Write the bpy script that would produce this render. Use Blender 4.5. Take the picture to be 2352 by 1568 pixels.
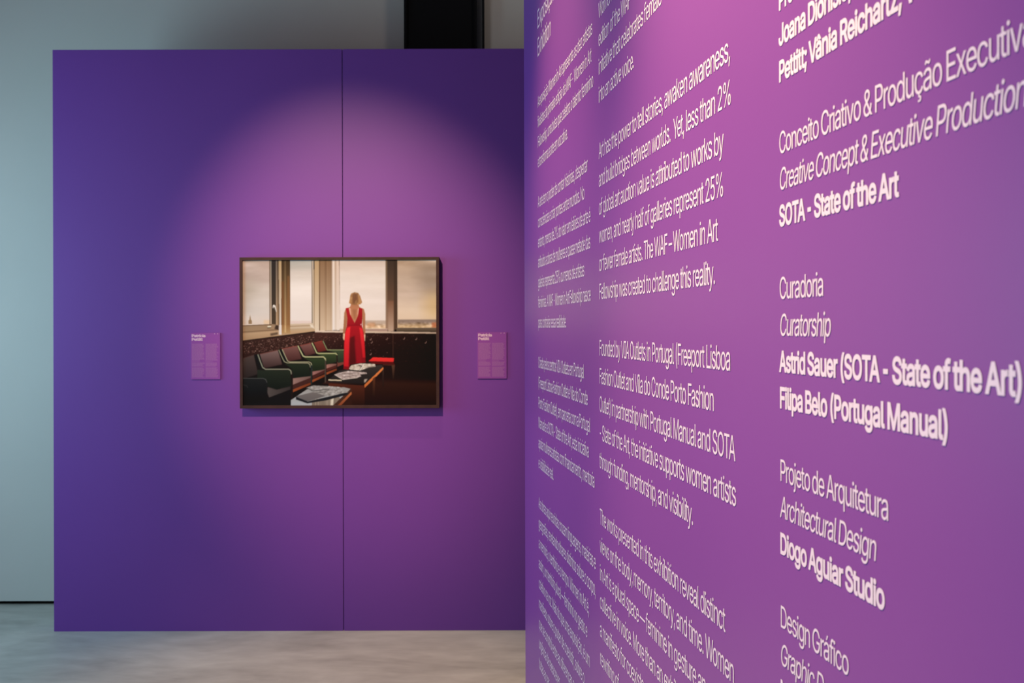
import bpy, bmesh, math
import numpy as np
from mathutils import Vector, Matrix
from mathutils.geometry import delaunay_2d_cdt

# ------------------------------------------------------------------ clear
for o in list(bpy.data.objects):
    bpy.data.objects.remove(o, do_unlink=True)
scene = bpy.context.scene
COL = scene.collection

# ------------------------------------------------------------------ camera
LENS = 41.0
F = LENS / 36.0 * 2352.0              # focal length in pixels of the 2352-wide frame
EYE = 1.265                           # eye height
HORIZON, CX = 755.0, 1176.0
ROLL = 0.0026
cam_data = bpy.data.cameras.new('camera')
cam_data.lens = LENS
cam_data.sensor_width = 36.0
cam_data.shift_y = -(784.0 - HORIZON) / 2352.0
cam_data.clip_start = 0.02
cam_data.dof.use_dof = True
cam_data.dof.focus_distance = 2.2
cam_data.dof.aperture_fstop = 11.0
cam = bpy.data.objects.new('camera', cam_data)
cam.matrix_world = Matrix.Translation((0, 0, EYE)) @ Matrix.Rotation(math.pi / 2, 4, 'X') @ Matrix.Rotation(-ROLL, 4, 'Z')
COL.objects.link(cam)
scene.camera = cam

# ------------------------------------------------------------------ world, exposure
world = bpy.data.worlds.new('world')
world.use_nodes = True
bg = world.node_tree.nodes['Background']
bg.inputs[0].default_value = (0.9, 0.95, 1.0, 1)
bg.inputs[1].default_value = 0.4
scene.world = world
vs = scene.view_settings
vs.view_transform = 'Standard'
vs.look = 'None'
vs.gamma = 1.0
vs.use_curve_mapping = False
vs.exposure = 0.0

# ------------------------------------------------------------------ lights
def aim(o, target):
    o.rotation_euler = (Vector(target) - o.location).to_track_quat('-Z', 'Y').to_euler()

def area_light(name, loc, target, sx, sy, power, color):
    d = bpy.data.lights.new(name, 'AREA')
    d.shape = 'RECTANGLE'; d.size = sx; d.size_y = sy
    d.energy = power; d.color = color
    o = bpy.data.objects.new(name, d)
    o.location = loc; aim(o, target); COL.objects.link(o)
    return o

def spot_light(name, loc, target, angle, power, color, blend=1.0, radius=0.025):
    d = bpy.data.lights.new(name, 'SPOT')
    d.spot_size = math.radians(angle); d.spot_blend = blend
    d.energy = power; d.color = color; d.shadow_soft_size = radius
    o = bpy.data.objects.new(name, d)
    o.location = loc; aim(o, target); COL.objects.link(o)
    return o

DAY = (0.52, 0.88, 1.0)
WARM = (1.0, 0.62, 0.24)
# daylight in the far window of the left wall, then an added fill
area_light('daylight_far_window', (-3.42, 3.75, 1.42), (0, 3.75, 1.36), 1.8, 1.2, 58, DAY)
area_light('near_opening_fill', (-3.42, -0.9, 1.6), (0, -0.9, 1.6), 3.0, 1.8, 74, (0.97, 0.98, 1.0))  # added soft fill for the whole room, set in an unseen opening
# track spotlights on picture and text wall, then two added fills (above the frame of the photograph)
spot_light('picture_spotlight', (-1.15, 1.95, 3.45), (-0.64, 4.896, 1.32), 30, 700, (1.0, 0.62, 0.40))
spot_light('text_wall_far_spotlight', (-0.80, 2.95, 3.4), (0.13, 2.92, 1.15), 49, 470, WARM, radius=0.13)
spot_light('text_wall_near_spotlight', (-0.70, 1.60, 3.4), (0.29, 1.58, 1.40), 51, 890, (1.0, 0.67, 0.25), radius=0.13)
spot_light('floor_spill_fill', (-0.55, 3.85, 3.9), (-0.55, 4.15, 0), 38, 310, (1.0, 0.70, 0.42))  # added lamp standing in for warm spill on the floor

spot_light('back_wall_fill', (0.5, 4.72, 4.05), (0.1, 5.37, 2.6), 120, 20, (1.0, 0.80, 0.64), radius=0.1)  # added warm fill for the upper grey wall, no fitting of its own

# ------------------------------------------------------------------ materials
def srgb(r, g, b):
    return tuple(((c / 255.0) / 12.92 if c / 255.0 <= 0.04045 else ((c / 255.0 + 0.055) / 1.055) ** 2.4) for c in (r, g, b))

def material(name, color, rough=0.5, spec=0.4, mottled=0.0, scale=6.0, bump=0.0, bump_scale=200.0):
    m = bpy.data.materials.new(name); m.use_nodes = True
    nt = m.node_tree; b = nt.nodes['Principled BSDF']
    b.inputs['Roughness'].default_value = rough
    b.inputs['Specular IOR Level'].default_value = spec
    b.inputs['Base Color'].default_value = (*color, 1)
    tc = nt.nodes.new('ShaderNodeTexCoord')
    if mottled:
        n = nt.nodes.new('ShaderNodeTexNoise'); n.inputs['Scale'].default_value = scale
        n.inputs['Detail'].default_value = 6
        nt.links.new(tc.outputs['Object'], n.inputs['Vector'])
        r = nt.nodes.new('ShaderNodeValToRGB')
        r.color_ramp.elements[0].position = 0.3; r.color_ramp.elements[1].position = 0.7
        r.color_ramp.elements[0].color = (*[c * (1 - mottled) for c in color], 1)
        r.color_ramp.elements[1].color = (*[min(1, c * (1 + mottled)) for c in color], 1)
        nt.links.new(n.outputs['Fac'], r.inputs['Fac'])
        nt.links.new(r.outputs['Color'], b.inputs['Base Color'])
    if bump:
        n = nt.nodes.new('ShaderNodeTexNoise'); n.inputs['Scale'].default_value = bump_scale
        n.inputs['Detail'].default_value = 3
        nt.links.new(tc.outputs['Object'], n.inputs['Vector'])
        bp = nt.nodes.new('ShaderNodeBump'); bp.inputs['Strength'].default_value = bump
        bp.inputs['Distance'].default_value = 0.002
        nt.links.new(n.outputs['Fac'], bp.inputs['Height'])
        nt.links.new(bp.outputs['Normal'], b.inputs['Normal'])
    return m

PURPLE = (0.168, 0.0485, 0.352)
M_PURPLE = material('purple_paint', PURPLE, 0.45, 0.35, 0.03, 1.5, 0.05, 400)
M_TEXTWALL = material('purple_vinyl_wall', PURPLE, 0.36, 0.28, 0.02, 1.5, 0.04, 400)
M_LETTER = material('white_vinyl_lettering', (0.575, 0.53, 0.88), 0.36, 0.28)
M_PLASTER = material('grey_plaster', (0.60, 0.59, 0.575), 0.8, 0.2, 0.03, 1.2, 0.1, 60)
M_CEILING = material('dark_ceiling', (0.16, 0.16, 0.165), 0.9, 0.1)
M_SIDE = material('pale_side_wall', (0.42, 0.42, 0.42), 0.85, 0.2)
M_RECESS = material('black_shadow_gap', (0.012, 0.012, 0.012), 0.9, 0.1)
M_STEEL = material('black_steel', (0.004, 0.004, 0.006), 0.6, 0.15)
M_FRAME = material('dark_brown_wood', (0.040, 0.018, 0.017), 0.5, 0.25, 0.2, 30)
M_CARD = material('magenta_card', (0.235, 0.058, 0.36), 0.5, 0.3)
M_CARDTEXT = material('pale_pink_print', (0.34, 0.145, 0.43), 0.6, 0.2)
M_CARDNAME = material('pale_pink_heading_print', (0.72, 0.55, 0.74), 0.6, 0.2)

def concrete():
    m = bpy.data.materials.new('polished_concrete'); m.use_nodes = True
    nt = m.node_tree; b = nt.nodes['Principled BSDF']
    tc = nt.nodes.new('ShaderNodeTexCoord')
    mp = nt.nodes.new('ShaderNodeMapping'); mp.inputs['Scale'].default_value = (0.9, 1.7, 1); mp.inputs['Rotation'].default_value = (0, 0, 0.5)
    nt.links.new(tc.outputs['Object'], mp.inputs['Vector'])
    n1 = nt.nodes.new('ShaderNodeTexNoise'); n1.inputs['Scale'].default_value = 1.6; n1.inputs['Detail'].default_value = 8; n1.inputs['Roughness'].default_value = 0.6; n1.inputs['Distortion'].default_value = 0.8
    n2 = nt.nodes.new('ShaderNodeTexNoise'); n2.inputs['Scale'].default_value = 9; n2.inputs['Detail'].default_value = 6
    nt.links.new(mp.outputs['Vector'], n1.inputs['Vector']); nt.links.new(mp.outputs['Vector'], n2.inputs['Vector'])
    mx = nt.nodes.new('ShaderNodeMath'); mx.operation = 'MULTIPLY_ADD'; mx.inputs[1].default_value = 0.35
    nt.links.new(n2.outputs['Fac'], mx.inputs[0]); nt.links.new(n1.outputs['Fac'], mx.inputs[2])
    r = nt.nodes.new('ShaderNodeValToRGB')
    r.color_ramp.elements[0].position = 0.48; r.color_ramp.elements[1].position = 0.86
    r.color_ramp.elements[0].color = (0.37, 0.345, 0.32, 1); r.color_ramp.elements[1].color = (0.60, 0.57, 0.535, 1)
    nt.links.new(mx.outputs[0], r.inputs['Fac']); nt.links.new(r.outputs['Color'], b.inputs['Base Color'])
    b.inputs['Roughness'].default_value = 0.5; b.inputs['Specular IOR Level'].default_value = 0.35
    return m
M_FLOOR = concrete()

# ------------------------------------------------------------------ mesh helpers
def add_box(bm, x0, y0, z0, x1, y1, z1):
    v = [bm.verts.new((x, y, z)) for x in (x0, x1) for y in (y0, y1) for z in (z0, z1)]
    for f in ((0, 1, 3, 2), (4, 6, 7, 5), (0, 4, 5, 1), (2, 3, 7, 6), (0, 2, 6, 4), (1, 5, 7, 3)):
        bm.faces.new([v[i] for i in f])

def link_mesh(name, me, mat, parent=None):
    if mat is not None: me.materials.append(mat)
    o = bpy.data.objects.new(name, me); COL.objects.link(o)
    if parent is not None: o.parent = parent
    return o

def from_bm(name, bm, mat, parent=None, bevel=0.0):
    bmesh.ops.recalc_face_normals(bm, faces=bm.faces[:])
    if bevel:
        bmesh.ops.bevel(bm, geom=[e for e in bm.edges], offset=bevel, segments=2, affect='EDGES', profile=0.6)
    me = bpy.data.meshes.new(name); bm.to_mesh(me); bm.free()
    return link_mesh(name, me, mat, parent)

def box(name, a, b, mat, parent=None, bevel=0.0):
    bm = bmesh.new(); add_box(bm, *a, *b)
    return from_bm(name, bm, mat, parent, bevel)

def structure(o):
    o['kind'] = 'structure'; return o

def thing(name, label, cat, loc, rotz=0.0, group=None):
    o = bpy.data.objects.new(name, None); COL.objects.link(o)
    o.empty_display_size = 0.1
    o.location = loc; o.rotation_euler = (0, 0, rotz)
    o['label'] = label; o['category'] = cat
    o['kind'] = 'thing'
    if group: o['group'] = group
    return o

# ------------------------------------------------------------------ the room
BACK_Y = 5.37
XL, XR, YF, ZC = -3.3, 4.2, -4.6, 4.2
structure(box('floor', (XL - .3, YF - .3, -0.2), (XR + .3, BACK_Y + .3, 0.0), M_FLOOR))
structure(box('ceiling', (XL - .3, YF - .3, ZC), (XR + .3, BACK_Y + .3, ZC + .2), M_CEILING))
structure(box('wall_back', (XL, BACK_Y, 0.018), (XR, BACK_Y + .14, ZC), M_PLASTER))
structure(box('trim_1', (XL, BACK_Y + .03, 0.0), (XR, BACK_Y + .10, 0.018), M_RECESS))
structure(box('wall_right', (XR, YF, 0), (XR + .15, BACK_Y, ZC), M_SIDE))
structure(box('wall_front', (XL, YF - .15, 0), (XR, YF, ZC), M_SIDE))
WINDOWS = [(-2.4, 0.6, 0.7, 2.5), (2.85, 4.65, 0.82, 2.02)]  # the near opening is added to let the room fill in
bm = bmesh.new()
ys = [YF] + [v for w in WINDOWS for v in w[:2]] + [BACK_Y]
for i in range(0, len(ys) - 1):
    if i % 2 == 0:
        add_box(bm, XL - .15, ys[i], 0, XL, ys[i + 1], ZC)
    else:
        w = WINDOWS[i // 2]
        add_box(bm, XL - .15, w[0], 0, XL, w[1], w[2]); add_box(bm, XL - .15, w[0], w[3], XL, w[1], ZC)
structure(from_bm('wall_left', bm, M_SIDE))
for i, (y0, y1, z0, z1) in enumerate(WINDOWS):
    bm = bmesh.new(); t = 0.05
    add_box(bm, XL - .10, y0, z0, XL - .04, y0 + t, z1); add_box(bm, XL - .10, y1 - t, z0, XL - .04, y1, z1)
    add_box(bm, XL - .10, y0 + t, z0, XL - .04, y1 - t, z0 + t); add_box(bm, XL - .10, y0 + t, z1 - t, XL - .04, y1 - t, z1)
    structure(from_bm('window_%d' % (i + 1), bm, M_STEEL))

# ------------------------------------------------------------------ black column above and behind the purple display wall
def px_x(x, depth): return (x - CX) / F * depth
def px_z(y, depth): return EYE + (HORIZON - y) / F * depth
cy = 5.342
cx0, cx1 = px_x(929.5, cy - .026), px_x(1114, cy - .026)
column = thing('steel_column', 'tall black steel column rising behind the purple display wall against grey plaster', 'column', ((cx0 + cx1) / 2, cy, 0))
hw = (cx1 - cx0) / 2
box('web', (-hw + .012, -.006, 0), (hw - .045, .027, ZC), M_STEEL, column)
box('flange', (-hw, -.026, 0), (-hw + .012, .027, ZC), M_STEEL, column)
box('flange', (hw - .010, -.026, 0), (hw, .027, ZC), M_STEEL, column)
box('flange', (hw - .045, -.020, 0), (hw - .036, .027, ZC), M_STEEL, column)

# ------------------------------------------------------------------ purple display wall
WALL_Y = 4.896
PXM = F / WALL_Y
wall = thing('display_wall', 'freestanding purple display wall of tall panels standing on the concrete in front of grey plaster', 'display wall', ((122.3 - CX) / PXM, WALL_Y, 0))
PW, PH, GAP = 1.216, 2.441, 0.0028
for i in range(3):
    box('wall_panel', (i * PW + (GAP / 2 if i else 0), 0, 0), ((i + 1) * PW - GAP / 2, .12, PH), M_PURPLE, wall, 0.0008)

# ------------------------------------------------------------------ the photograph inside the frame
def paint_print():
    """The photographic print: an sRGB picture of a waiting room, returned as rows (top first)."""
    W, H = 920, 684
    X0, X1, Y0, Y1 = 105.0, 1900.0, 104.0, 1440.0
    gx = X0 + (np.arange(W) + .5) / W * (X1 - X0)
    gy = Y0 + (np.arange(H) + .5) / H * (Y1 - Y0)
    GX, GY = np.meshgrid(gx, gy)
    img = np.zeros((H, W, 3)); img[:] = (30, 19, 15)
    rng = np.random.RandomState(7)
    def smooth(a, n, ax):
        if n < 1: return a
        k = 2 * n + 1
        p = [(0, 0)] * a.ndim; p[ax] = (n, n)
        c = np.cumsum(np.pad(a, p, mode='edge'), axis=ax)
        c = np.concatenate([np.zeros_like(np.take(c, [0], ax)), c], ax)
        return (np.take(c, range(k, c.shape[ax]), ax) - np.take(c, range(0, c.shape[ax] - k), ax)) / k
    def noise(sx, sy):
        n = smooth(smooth(rng.rand(H, W), sx, 1), sy, 0)
        n = smooth(smooth(n, sx, 1), sy, 0)
        return (n - n.mean()) / (n.std() + 1e-9)
    def window(xs, ys, pad):
        c0 = int(np.clip((min(xs) - X0) / (X1 - X0) * W - pad, 0, W)); c1 = int(np.clip((max(xs) - X0) / (X1 - X0) * W + pad + 1, 0, W))
        r0 = int(np.clip((min(ys) - Y0) / (Y1 - Y0) * H - pad, 0, H)); r1 = int(np.clip((max(ys) - Y0) / (Y1 - Y0) * H + pad + 1, 0, H))
        return slice(r0, r1), slice(c0, c1)
    def inside(pts):
        out = np.zeros((H, W))
        sl = window([p[0] for p in pts], [p[1] for p in pts], 2)
        gX, gY = GX[sl], GY[sl]
        m = np.zeros(gX.shape, bool)
        n = len(pts)
        for i in range(n):
            xa, ya = pts[i]; xb, yb = pts[(i + 1) % n]
            if ya == yb: continue
            m ^= ((ya > gY) != (yb > gY)) & (gX < (xb - xa) * (gY - ya) / (yb - ya) + xa)
        out[sl] = m
        return out
    def put(m, col):
        img[:] = img * (1 - m[..., None]) + np.asarray(col, float) * m[..., None]
    def ramp(c0, c1, t):
        t = np.clip(t, 0, 1)[..., None]
        return np.asarray(c0, float) * (1 - t) + np.asarray(c1, float) * t
    def poly(pts, c0, c1=None, d='v', soft=0, a=1.0):
        m = inside(pts) * a
        if soft: m = smooth(smooth(m, soft, 0), soft, 1)
        if c1 is None: put(m, c0); return
        xs = [p[0] for p in pts]; ys = [p[1] for p in pts]
        t = (GY - min(ys)) / (max(ys) - min(ys)) if d == 'v' else (GX - min(xs)) / (max(xs) - min(xs))
        put(m, ramp(c0, c1, t))
    def box(x0, y0, x1, y1, c0, c1=None, d='v', soft=0, a=1.0):
        poly([(x0, y0), (x1, y0), (x1, y1), (x0, y1)], c0, c1, d, soft, a)
    def line(pts, w, c, a=1.0):
        sl = window([p[0] for p in pts], [p[1] for p in pts], w)
        gX, gY = GX[sl], GY[sl]
        m = np.zeros(gX.shape)
        for (xa, ya), (xb, yb) in zip(pts[:-1], pts[1:]):
            dx, dy = xb - xa, yb - ya
            t = np.clip(((gX - xa) * dx + (gY - ya) * dy) / (dx * dx + dy * dy + 1e-9), 0, 1)
            dist = np.hypot(gX - xa - t * dx, gY - ya - t * dy)
            m = np.maximum(m, np.clip((w / 2 + 1 - dist) / 2, 0, 1))
        m = (m * a)[..., None]
        img[sl] = img[sl] * (1 - m) + np.asarray(c, float) * m
    cloud = noise(60, 8); fine = noise(12, 3)
    # ---- skies
    def sky(x0, x1, y1, stops, amp):
        m = inside([(x0, 100), (x1, 100), (x1, y1), (x0, y1)])
        t = (GY - 104) / (y1 - 104)
        c = np.zeros((H, W, 3))
        for k in range(3):
            c[..., k] = np.interp(t, [s[0] for s in stops], [s[1][k] for s in stops])
        c += (cloud * amp + fine * amp * .25)[..., None] * np.clip(1.1 - t, 0, 1)[..., None]
        put(m, c)
    sky(105, 362, 705, [(0, (186, 160, 138)), (.3, (194, 170, 150)), (.45, (206, 188, 166)), (.8, (214, 198, 178)), (1, (220, 196, 172))], 5)
    sky(545, 752, 705, [(0, (168, 162, 145)), (.2, (205, 190, 170)), (.42, (232, 218, 199)), (1, (228, 212, 194))], 4)
    sky(815, 1440, 745, [(0, (206, 184, 162)), (.25, (222, 206, 186)), (.6, (230, 214, 196)), (1, (228, 210, 188))], 4)
    sky(1535, 1900, 740, [(0, (178, 150, 120)), (.25, (188, 163, 137)), (.5, (203, 178, 153)), (.75, (222, 196, 164)), (1, (220, 190, 156))], 6)
    poly([(1700, 130), (1900, 130), (1900, 470), (1760, 400)], (150, 128, 106), soft=40, a=.7)
    poly([(1780, 430), (1900, 400), (1900, 660), (1800, 660)], (212, 176, 118), soft=36, a=.7)
    poly([(105, 260), (240, 300), (230, 420), (105, 560)], (176, 156, 130), soft=36, a=.6)
    poly([(105, 104), (130, 104), (130, 700), (105, 700)], (178, 142, 108), soft=8, a=.5)
    # spire and the far town
    poly([(174, 605), (182, 650), (190, 660), (190, 690), (160, 690), (160, 660), (168, 650)], (150, 118, 82), soft=1)
    box(300, 655, 360, 692, (224, 190, 150), soft=4)
    town = noise(5, 3)
    def city(x0, x1, ya, yb, hill, c):
        m = inside([(x0, ya), (x1, ya), (x1, yb), (x0, yb)])
        put(smooth(m, 2, 0), ramp(hill, c, (GY - ya) / (yb - ya) * 2.2 - .7) + (town * 13)[..., None] * np.clip((GY - ya - 14) / 20, 0, 1)[..., None])
    city(1235, 1440, 660, 735, (190, 166, 142), (218, 182, 140))
    city(1542, 1900, 652, 732, (142, 120, 102), (206, 172, 126))
    box(1260, 680, 1332, 720, (196, 132, 84), soft=5, a=.55)
    box(1858, 680, 1900, 730, (186, 98, 58), soft=4, a=.7)
    box(548, 662, 745, 690, (214, 184, 164), soft=4, a=.6)
    # ---- left window frame and curtain
    box(355, 104, 362, 700, (88, 66, 44))
    box(362, 104, 373, 700, (152, 138, 116), (216, 184, 150))
    box(373, 104, 414, 740, (44, 38, 35), (76, 60, 42))
    box(414, 104, 427, 760, (112, 98, 84), (198, 160, 116), soft=1)
    box(427, 104, 440, 770, (74, 58, 42), (178, 140, 96), soft=1)
    poly([(440, 104), (466, 104), (464, 790), (446, 790)], (176, 144, 100), (220, 206, 188))
    box(466, 104, 545, 785, (62, 46, 28), (160, 116, 70))
    box(466, 300, 490, 700, (120, 72, 40), soft=4, a=.55)
    box(494, 104, 506, 785, (96, 76, 50), (206, 168, 112), soft=2)
    box(520, 250, 543, 740, (140, 92, 52), soft=4, a=.6)
    poly([(384, 520), (396, 512), (410, 524), (420, 580), (416, 582), (402, 540), (392, 530), (390, 545), (383, 545)], (226, 212, 190))
    # ---- mullion between second window and curtain
    box(745, 104, 752, 700, (120, 104, 84))
    box(752, 104, 764, 705, (206, 186, 156))
    box(762, 104, 773, 740, (120, 96, 68), (186, 158, 124))
    box(763, 110, 771, 190, (52, 48, 50))
    box(773, 104, 816, 760, (180, 148, 104), (218, 196, 164))
    box(814, 104, 821, 755, (104, 78, 52))
    box(821, 104, 940, 752, (122, 90, 62), (206, 178, 142))
    for i in range(26):
        x = 823 + i * 4.7 + rng.rand() * 3
        v = rng.rand()
        box(x, 104, x + 4, 752, (98 + 60 * v, 70 + 54 * v, 46 + 40 * v), (176 + 40 * v, 142 + 50 * v, 104 + 56 * v), soft=1, a=.6)
    box(935, 104, 962, 752, (222, 202, 178), (230, 216, 198), soft=4)
    box(960, 104, 976, 752, (176, 146, 116), (214, 194, 168), soft=3)
    box(976, 104, 1002, 752, (212, 186, 160), (228, 210, 188), soft=2)
    poly([(999, 104), (1004, 104), (1008, 650), (1005, 650)], (130, 102, 78), (206, 184, 160))
    # ---- right mullion
    box(1430, 104, 1448, 742, (108, 88, 62), (150, 118, 92))
    box(1446, 104, 1508, 745, (58, 46, 36), (128, 90, 64))
    box(1448, 480, 1506, 765, (122, 84, 60), (186, 156, 128), soft=4)
    box(1505, 104, 1540, 745, (54, 42, 32), (86, 62, 44))
    # ---- sills
    poly([(105, 702), (380, 692), (440, 700), (440, 790), (105, 842)], (152, 122, 90), (172, 136, 96))
    line([(105, 706), (372, 696)], 6, (98, 70, 46)); line([(105, 764), (440, 742)], 7, (120, 90, 62))
    poly([(105, 778), (775, 726), (775, 758), (105, 842)], (196, 160, 118), (166, 130, 92))
    box(440, 700, 466, 790, (222, 206, 188)); box(466, 700, 545, 778, (150, 106, 62), (176, 138, 88), soft=1)
    box(494, 700, 506, 770, (206, 170, 116), soft=2)
    poly([(545, 690), (752, 684), (775, 720), (775, 745), (545, 752)], (206, 182, 150), (180, 150, 112))
    line([(545, 712), (750, 704)], 5, (148, 118, 84)); line([(545, 728), (760, 722)], 4, (214, 192, 162))
    poly([(412, 700), (440, 705), (438, 745), (400, 735)], (62, 46, 34), soft=2)
    box(335, 708, 368, 722, (222, 206, 172)); line([(335, 726), (366, 724)], 5, (44, 32, 20))
    poly([(725, 690), (755, 700), (772, 735), (735, 720)], (222, 204, 176), soft=1)
    poly([(360, 778), (430, 766), (430, 786), (365, 800)], (96, 74, 54), soft=3)
    box(1003, 735, 1446, 762, (206, 180, 152), (178, 140, 116))
    box(1238, 738, 1446, 758, (168, 136, 116), soft=1)
    box(1530, 730, 1900, 768, (108, 90, 70), (70, 56, 42))
    poly([(775, 752), (1900, 770), (1900, 784), (775, 770)], (228, 206, 178), (176, 146, 118))
    # ---- tiled dado
    poly([(105, 846), (775, 766), (775, 1000), (105, 1010)], (58, 35, 27), (48, 27, 21))
    poly([(770, 768), (1900, 786), (1900, 1240), (770, 1240)], (68, 38, 30), (26, 14, 12), d='h')
    poly([(770, 860), (1900, 860), (1900, 1240), (770, 1240)], (24, 13, 11), soft=40, a=.55)
    for i in range(760):
        if i < 420:
            x = 110 + rng.rand() * 660; y = 860 - (x - 105) * .12 + rng.rand() * 110; s = 1.0
        else:
            x = 785 + rng.rand() ** 1.35 * 1050; y = 792 + rng.rand() ** 1.5 * 260; s = .95 - (x - 790) / 1300.
        r = 2 + rng.rand() * 4
        v = (.25 + .75 * rng.rand() ** 2) * s
        line([(x - r * .4, y), (x + r * .4, y + 1)], r, (206, 156, 132) if i % 3 else (150, 92, 76), v)
    for x, y in ((1290, 832), (1440, 828), (1600, 826), (1712, 830), (1300, 860), (1290, 968), (1800, 862)):
        line([(x - 8, y + 6), (x, y + 8), (x + 6, y), (x + 5, y - 8)], 4, (208, 164, 140), .8)
    line([(1497, 790), (1497, 1000)], 3, (112, 74, 56), .8)
    poly([(1300, 1215), (1900, 1225), (1900, 1440), (1100, 1440), (1240, 1240)], (52, 28, 20), (32, 18, 14), soft=12)
    # ---- chair backs
    def back(pts, c0, c1, rim):
        poly(pts, c0, c1, 'v', 2)
        line(pts[:2], 6, rim, .8)
    poly([(105, 1010), (848, 852), (890, 940), (1040, 940), (1040, 1100), (560, 1440), (105, 1440)], (26, 18, 16), soft=2)
    back([(105, 1008), (208, 975), (248, 1150), (105, 1195)], (76, 60, 52), (44, 34, 30), (84, 56, 48))
    back([(262, 968), (432, 930), (470, 1062), (300, 1098)], (126, 98, 88), (58, 38, 34), (120, 66, 54))
    back([(468, 920), (612, 892), (650, 1012), (522, 1036)], (120, 80, 70), (70, 38, 33), (150, 72, 56))
    back([(632, 890), (742, 866), (782, 962), (684, 986)], (126, 84, 74), (70, 38, 33), (140, 62, 48))
    back([(762, 866), (842, 846), (888, 934), (802, 952)], (122, 56, 44), (92, 34, 28), (150, 60, 44))
    # ---- seats and rails between arms
    def seat(pts, c, fr, frc, rail):
        poly(pts, c, tuple(v * .7 for v in c), 'h', 1); poly(fr, frc); poly(rail, (150, 74, 40), (112, 52, 28), 'h')
    seat([(560, 1178), (640, 1168), (735, 1165), (735, 1185), (565, 1252)], (150, 112, 98), [(565, 1250), (735, 1184), (735, 1222), (565, 1298)], (66, 36, 30), [(560, 1296), (735, 1226), (735, 1248), (560, 1322)])
    seat([(750, 1100), (870, 1095), (870, 1118), (750, 1166)], (156, 104, 92), [(750, 1164), (870, 1112), (870, 1140), (750, 1200)], (70, 34, 28), [(748, 1204), (870, 1150), (870, 1172), (748, 1228)])
    seat([(880, 1060), (978, 1056), (978, 1074), (880, 1104)], (160, 108, 92), [(880, 1100), (978, 1068), (978, 1090), (880, 1130)], (78, 36, 28), [(880, 1136), (978, 1098), (978, 1116), (880, 1158)])
    poly([(982, 1040), (1045, 1030), (1045, 1060), (982, 1085)], (112, 60, 48))
    # ---- arms, back to front
    def arm(front, path, panel, g0, g1, pipe, w=7):
        poly(front, (24, 22, 20)); poly(panel, g0, g1, 'v', 1)
        line(path, w, pipe)
    arm([(842, 846), (858, 848), (890, 930), (882, 934)], [(850, 850), (864, 880), (888, 930), (1042, 930)],
        [(886, 934), (1042, 934), (1042, 1040), (985, 1050), (982, 960)], (62, 72, 46), (40, 44, 32), (136, 140, 92), 8)
    arm([(736, 868), (764, 866), (804, 954), (780, 962)], [(748, 868), (764, 900), (790, 956), (806, 962), (966, 962), (978, 976)],
        [(790, 968), (972, 968), (978, 1040), (880, 1066), (872, 1000)], (56, 67, 38), (33, 38, 24), (176, 174, 118), 11)
    arm([(610, 894), (634, 890), (690, 990), (664, 1000)], [(618, 894), (640, 940), (664, 985), (684, 994), (852, 994), (868, 1008), (872, 1028)],
        [(664, 1002), (866, 1004), (872, 1108), (752, 1128), (745, 1040)], (47, 58, 33), (29, 34, 22), (182, 178, 124), 11)
    arm([(430, 930), (466, 920), (520, 1040), (480, 1050)], [(440, 930), (462, 980), (490, 1036), (516, 1048), (708, 1050), (726, 1062), (732, 1090)],
        [(494, 1056), (720, 1058), (732, 1170), (566, 1190), (556, 1100)], (36, 42, 28), (24, 27, 20), (166, 160, 120), 7)
    line([(472, 926), (496, 980), (520, 1030), (540, 1040), (720, 1040), (740, 1052), (746, 1080)], 7, (176, 170, 126))
    arm([(208, 972), (262, 966), (304, 1098), (262, 1112)], [(246, 972), (266, 1030), (290, 1090), (316, 1106), (530, 1106), (550, 1120), (556, 1150)],
        [(240, 1110), (300, 1114), (546, 1116), (556, 1262), (420, 1292), (330, 1262), (240, 1190)], (38, 42, 30), (24, 26, 20), (152, 148, 118), 9)
    poly([(558, 1120), (570, 1140), (570, 1400), (550, 1400)], (34, 24, 20)); poly([(732, 1070), (750, 1070), (746, 1250), (734, 1250)], (38, 44, 38))
    poly([(866, 1015), (876, 1030), (876, 1230), (864, 1230)], (76, 62, 50)); poly([(972, 972), (982, 980), (982, 1110), (974, 1110)], (40, 26, 22))
    poly([(335, 1268), (420, 1294), (548, 1262), (548, 1292), (350, 1368), (330, 1320)], (84, 72, 64), (52, 44, 40), 'h', 2)
    poly([(345, 1366), (548, 1292), (548, 1440), (105, 1440), (105, 1300)], (26, 22, 20))
    poly([(105, 1186), (300, 1188), (330, 1212), (334, 1400), (105, 1420)], (33, 32, 29), (16, 15, 14))
    line([(105, 1188), (296, 1190), (318, 1200), (328, 1226)], 6, (92, 90, 82), .8)
    line([(110, 1248), (140, 1256), (152, 1276)], 4, (70, 66, 60), .8)
    # ---- far coffee table
    poly([(900, 1236), (1232, 1258), (1232, 1440), (1100, 1440), (1112, 1300), (900, 1262)], (84, 38, 24), (40, 22, 16))
    poly([(898, 1204), (1000, 1120), (1390, 1068), (1408, 1090), (1234, 1244), (898, 1226)], (56, 48, 42), (34, 28, 25))
    poly([(898, 1200), (1018, 1204), (1024, 1216), (898, 1212)], (206, 186, 148)); poly([(1228, 1232), (1230, 1200), (1262, 1196), (1240, 1228)], (176, 156, 136), soft=2)
    poly([(1230, 1252), (1404, 1088), (1410, 1108), (1234, 1280)], (216, 122, 62), (190, 100, 48))
    poly([(1308, 1196), (1332, 1176), (1326, 1360), (1310, 1360)], (92, 50, 30), (40, 24, 18)); poly([(1398, 1112), (1410, 1108), (1408, 1270), (1400, 1270)], (64, 44, 34), (34, 24, 20))
    paper = noise(3, 2)
    def papers(pts, c, amp):
        m = inside(pts); put(smooth(m, 1, 1), np.asarray(c, float) + (paper * amp)[..., None])
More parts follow.
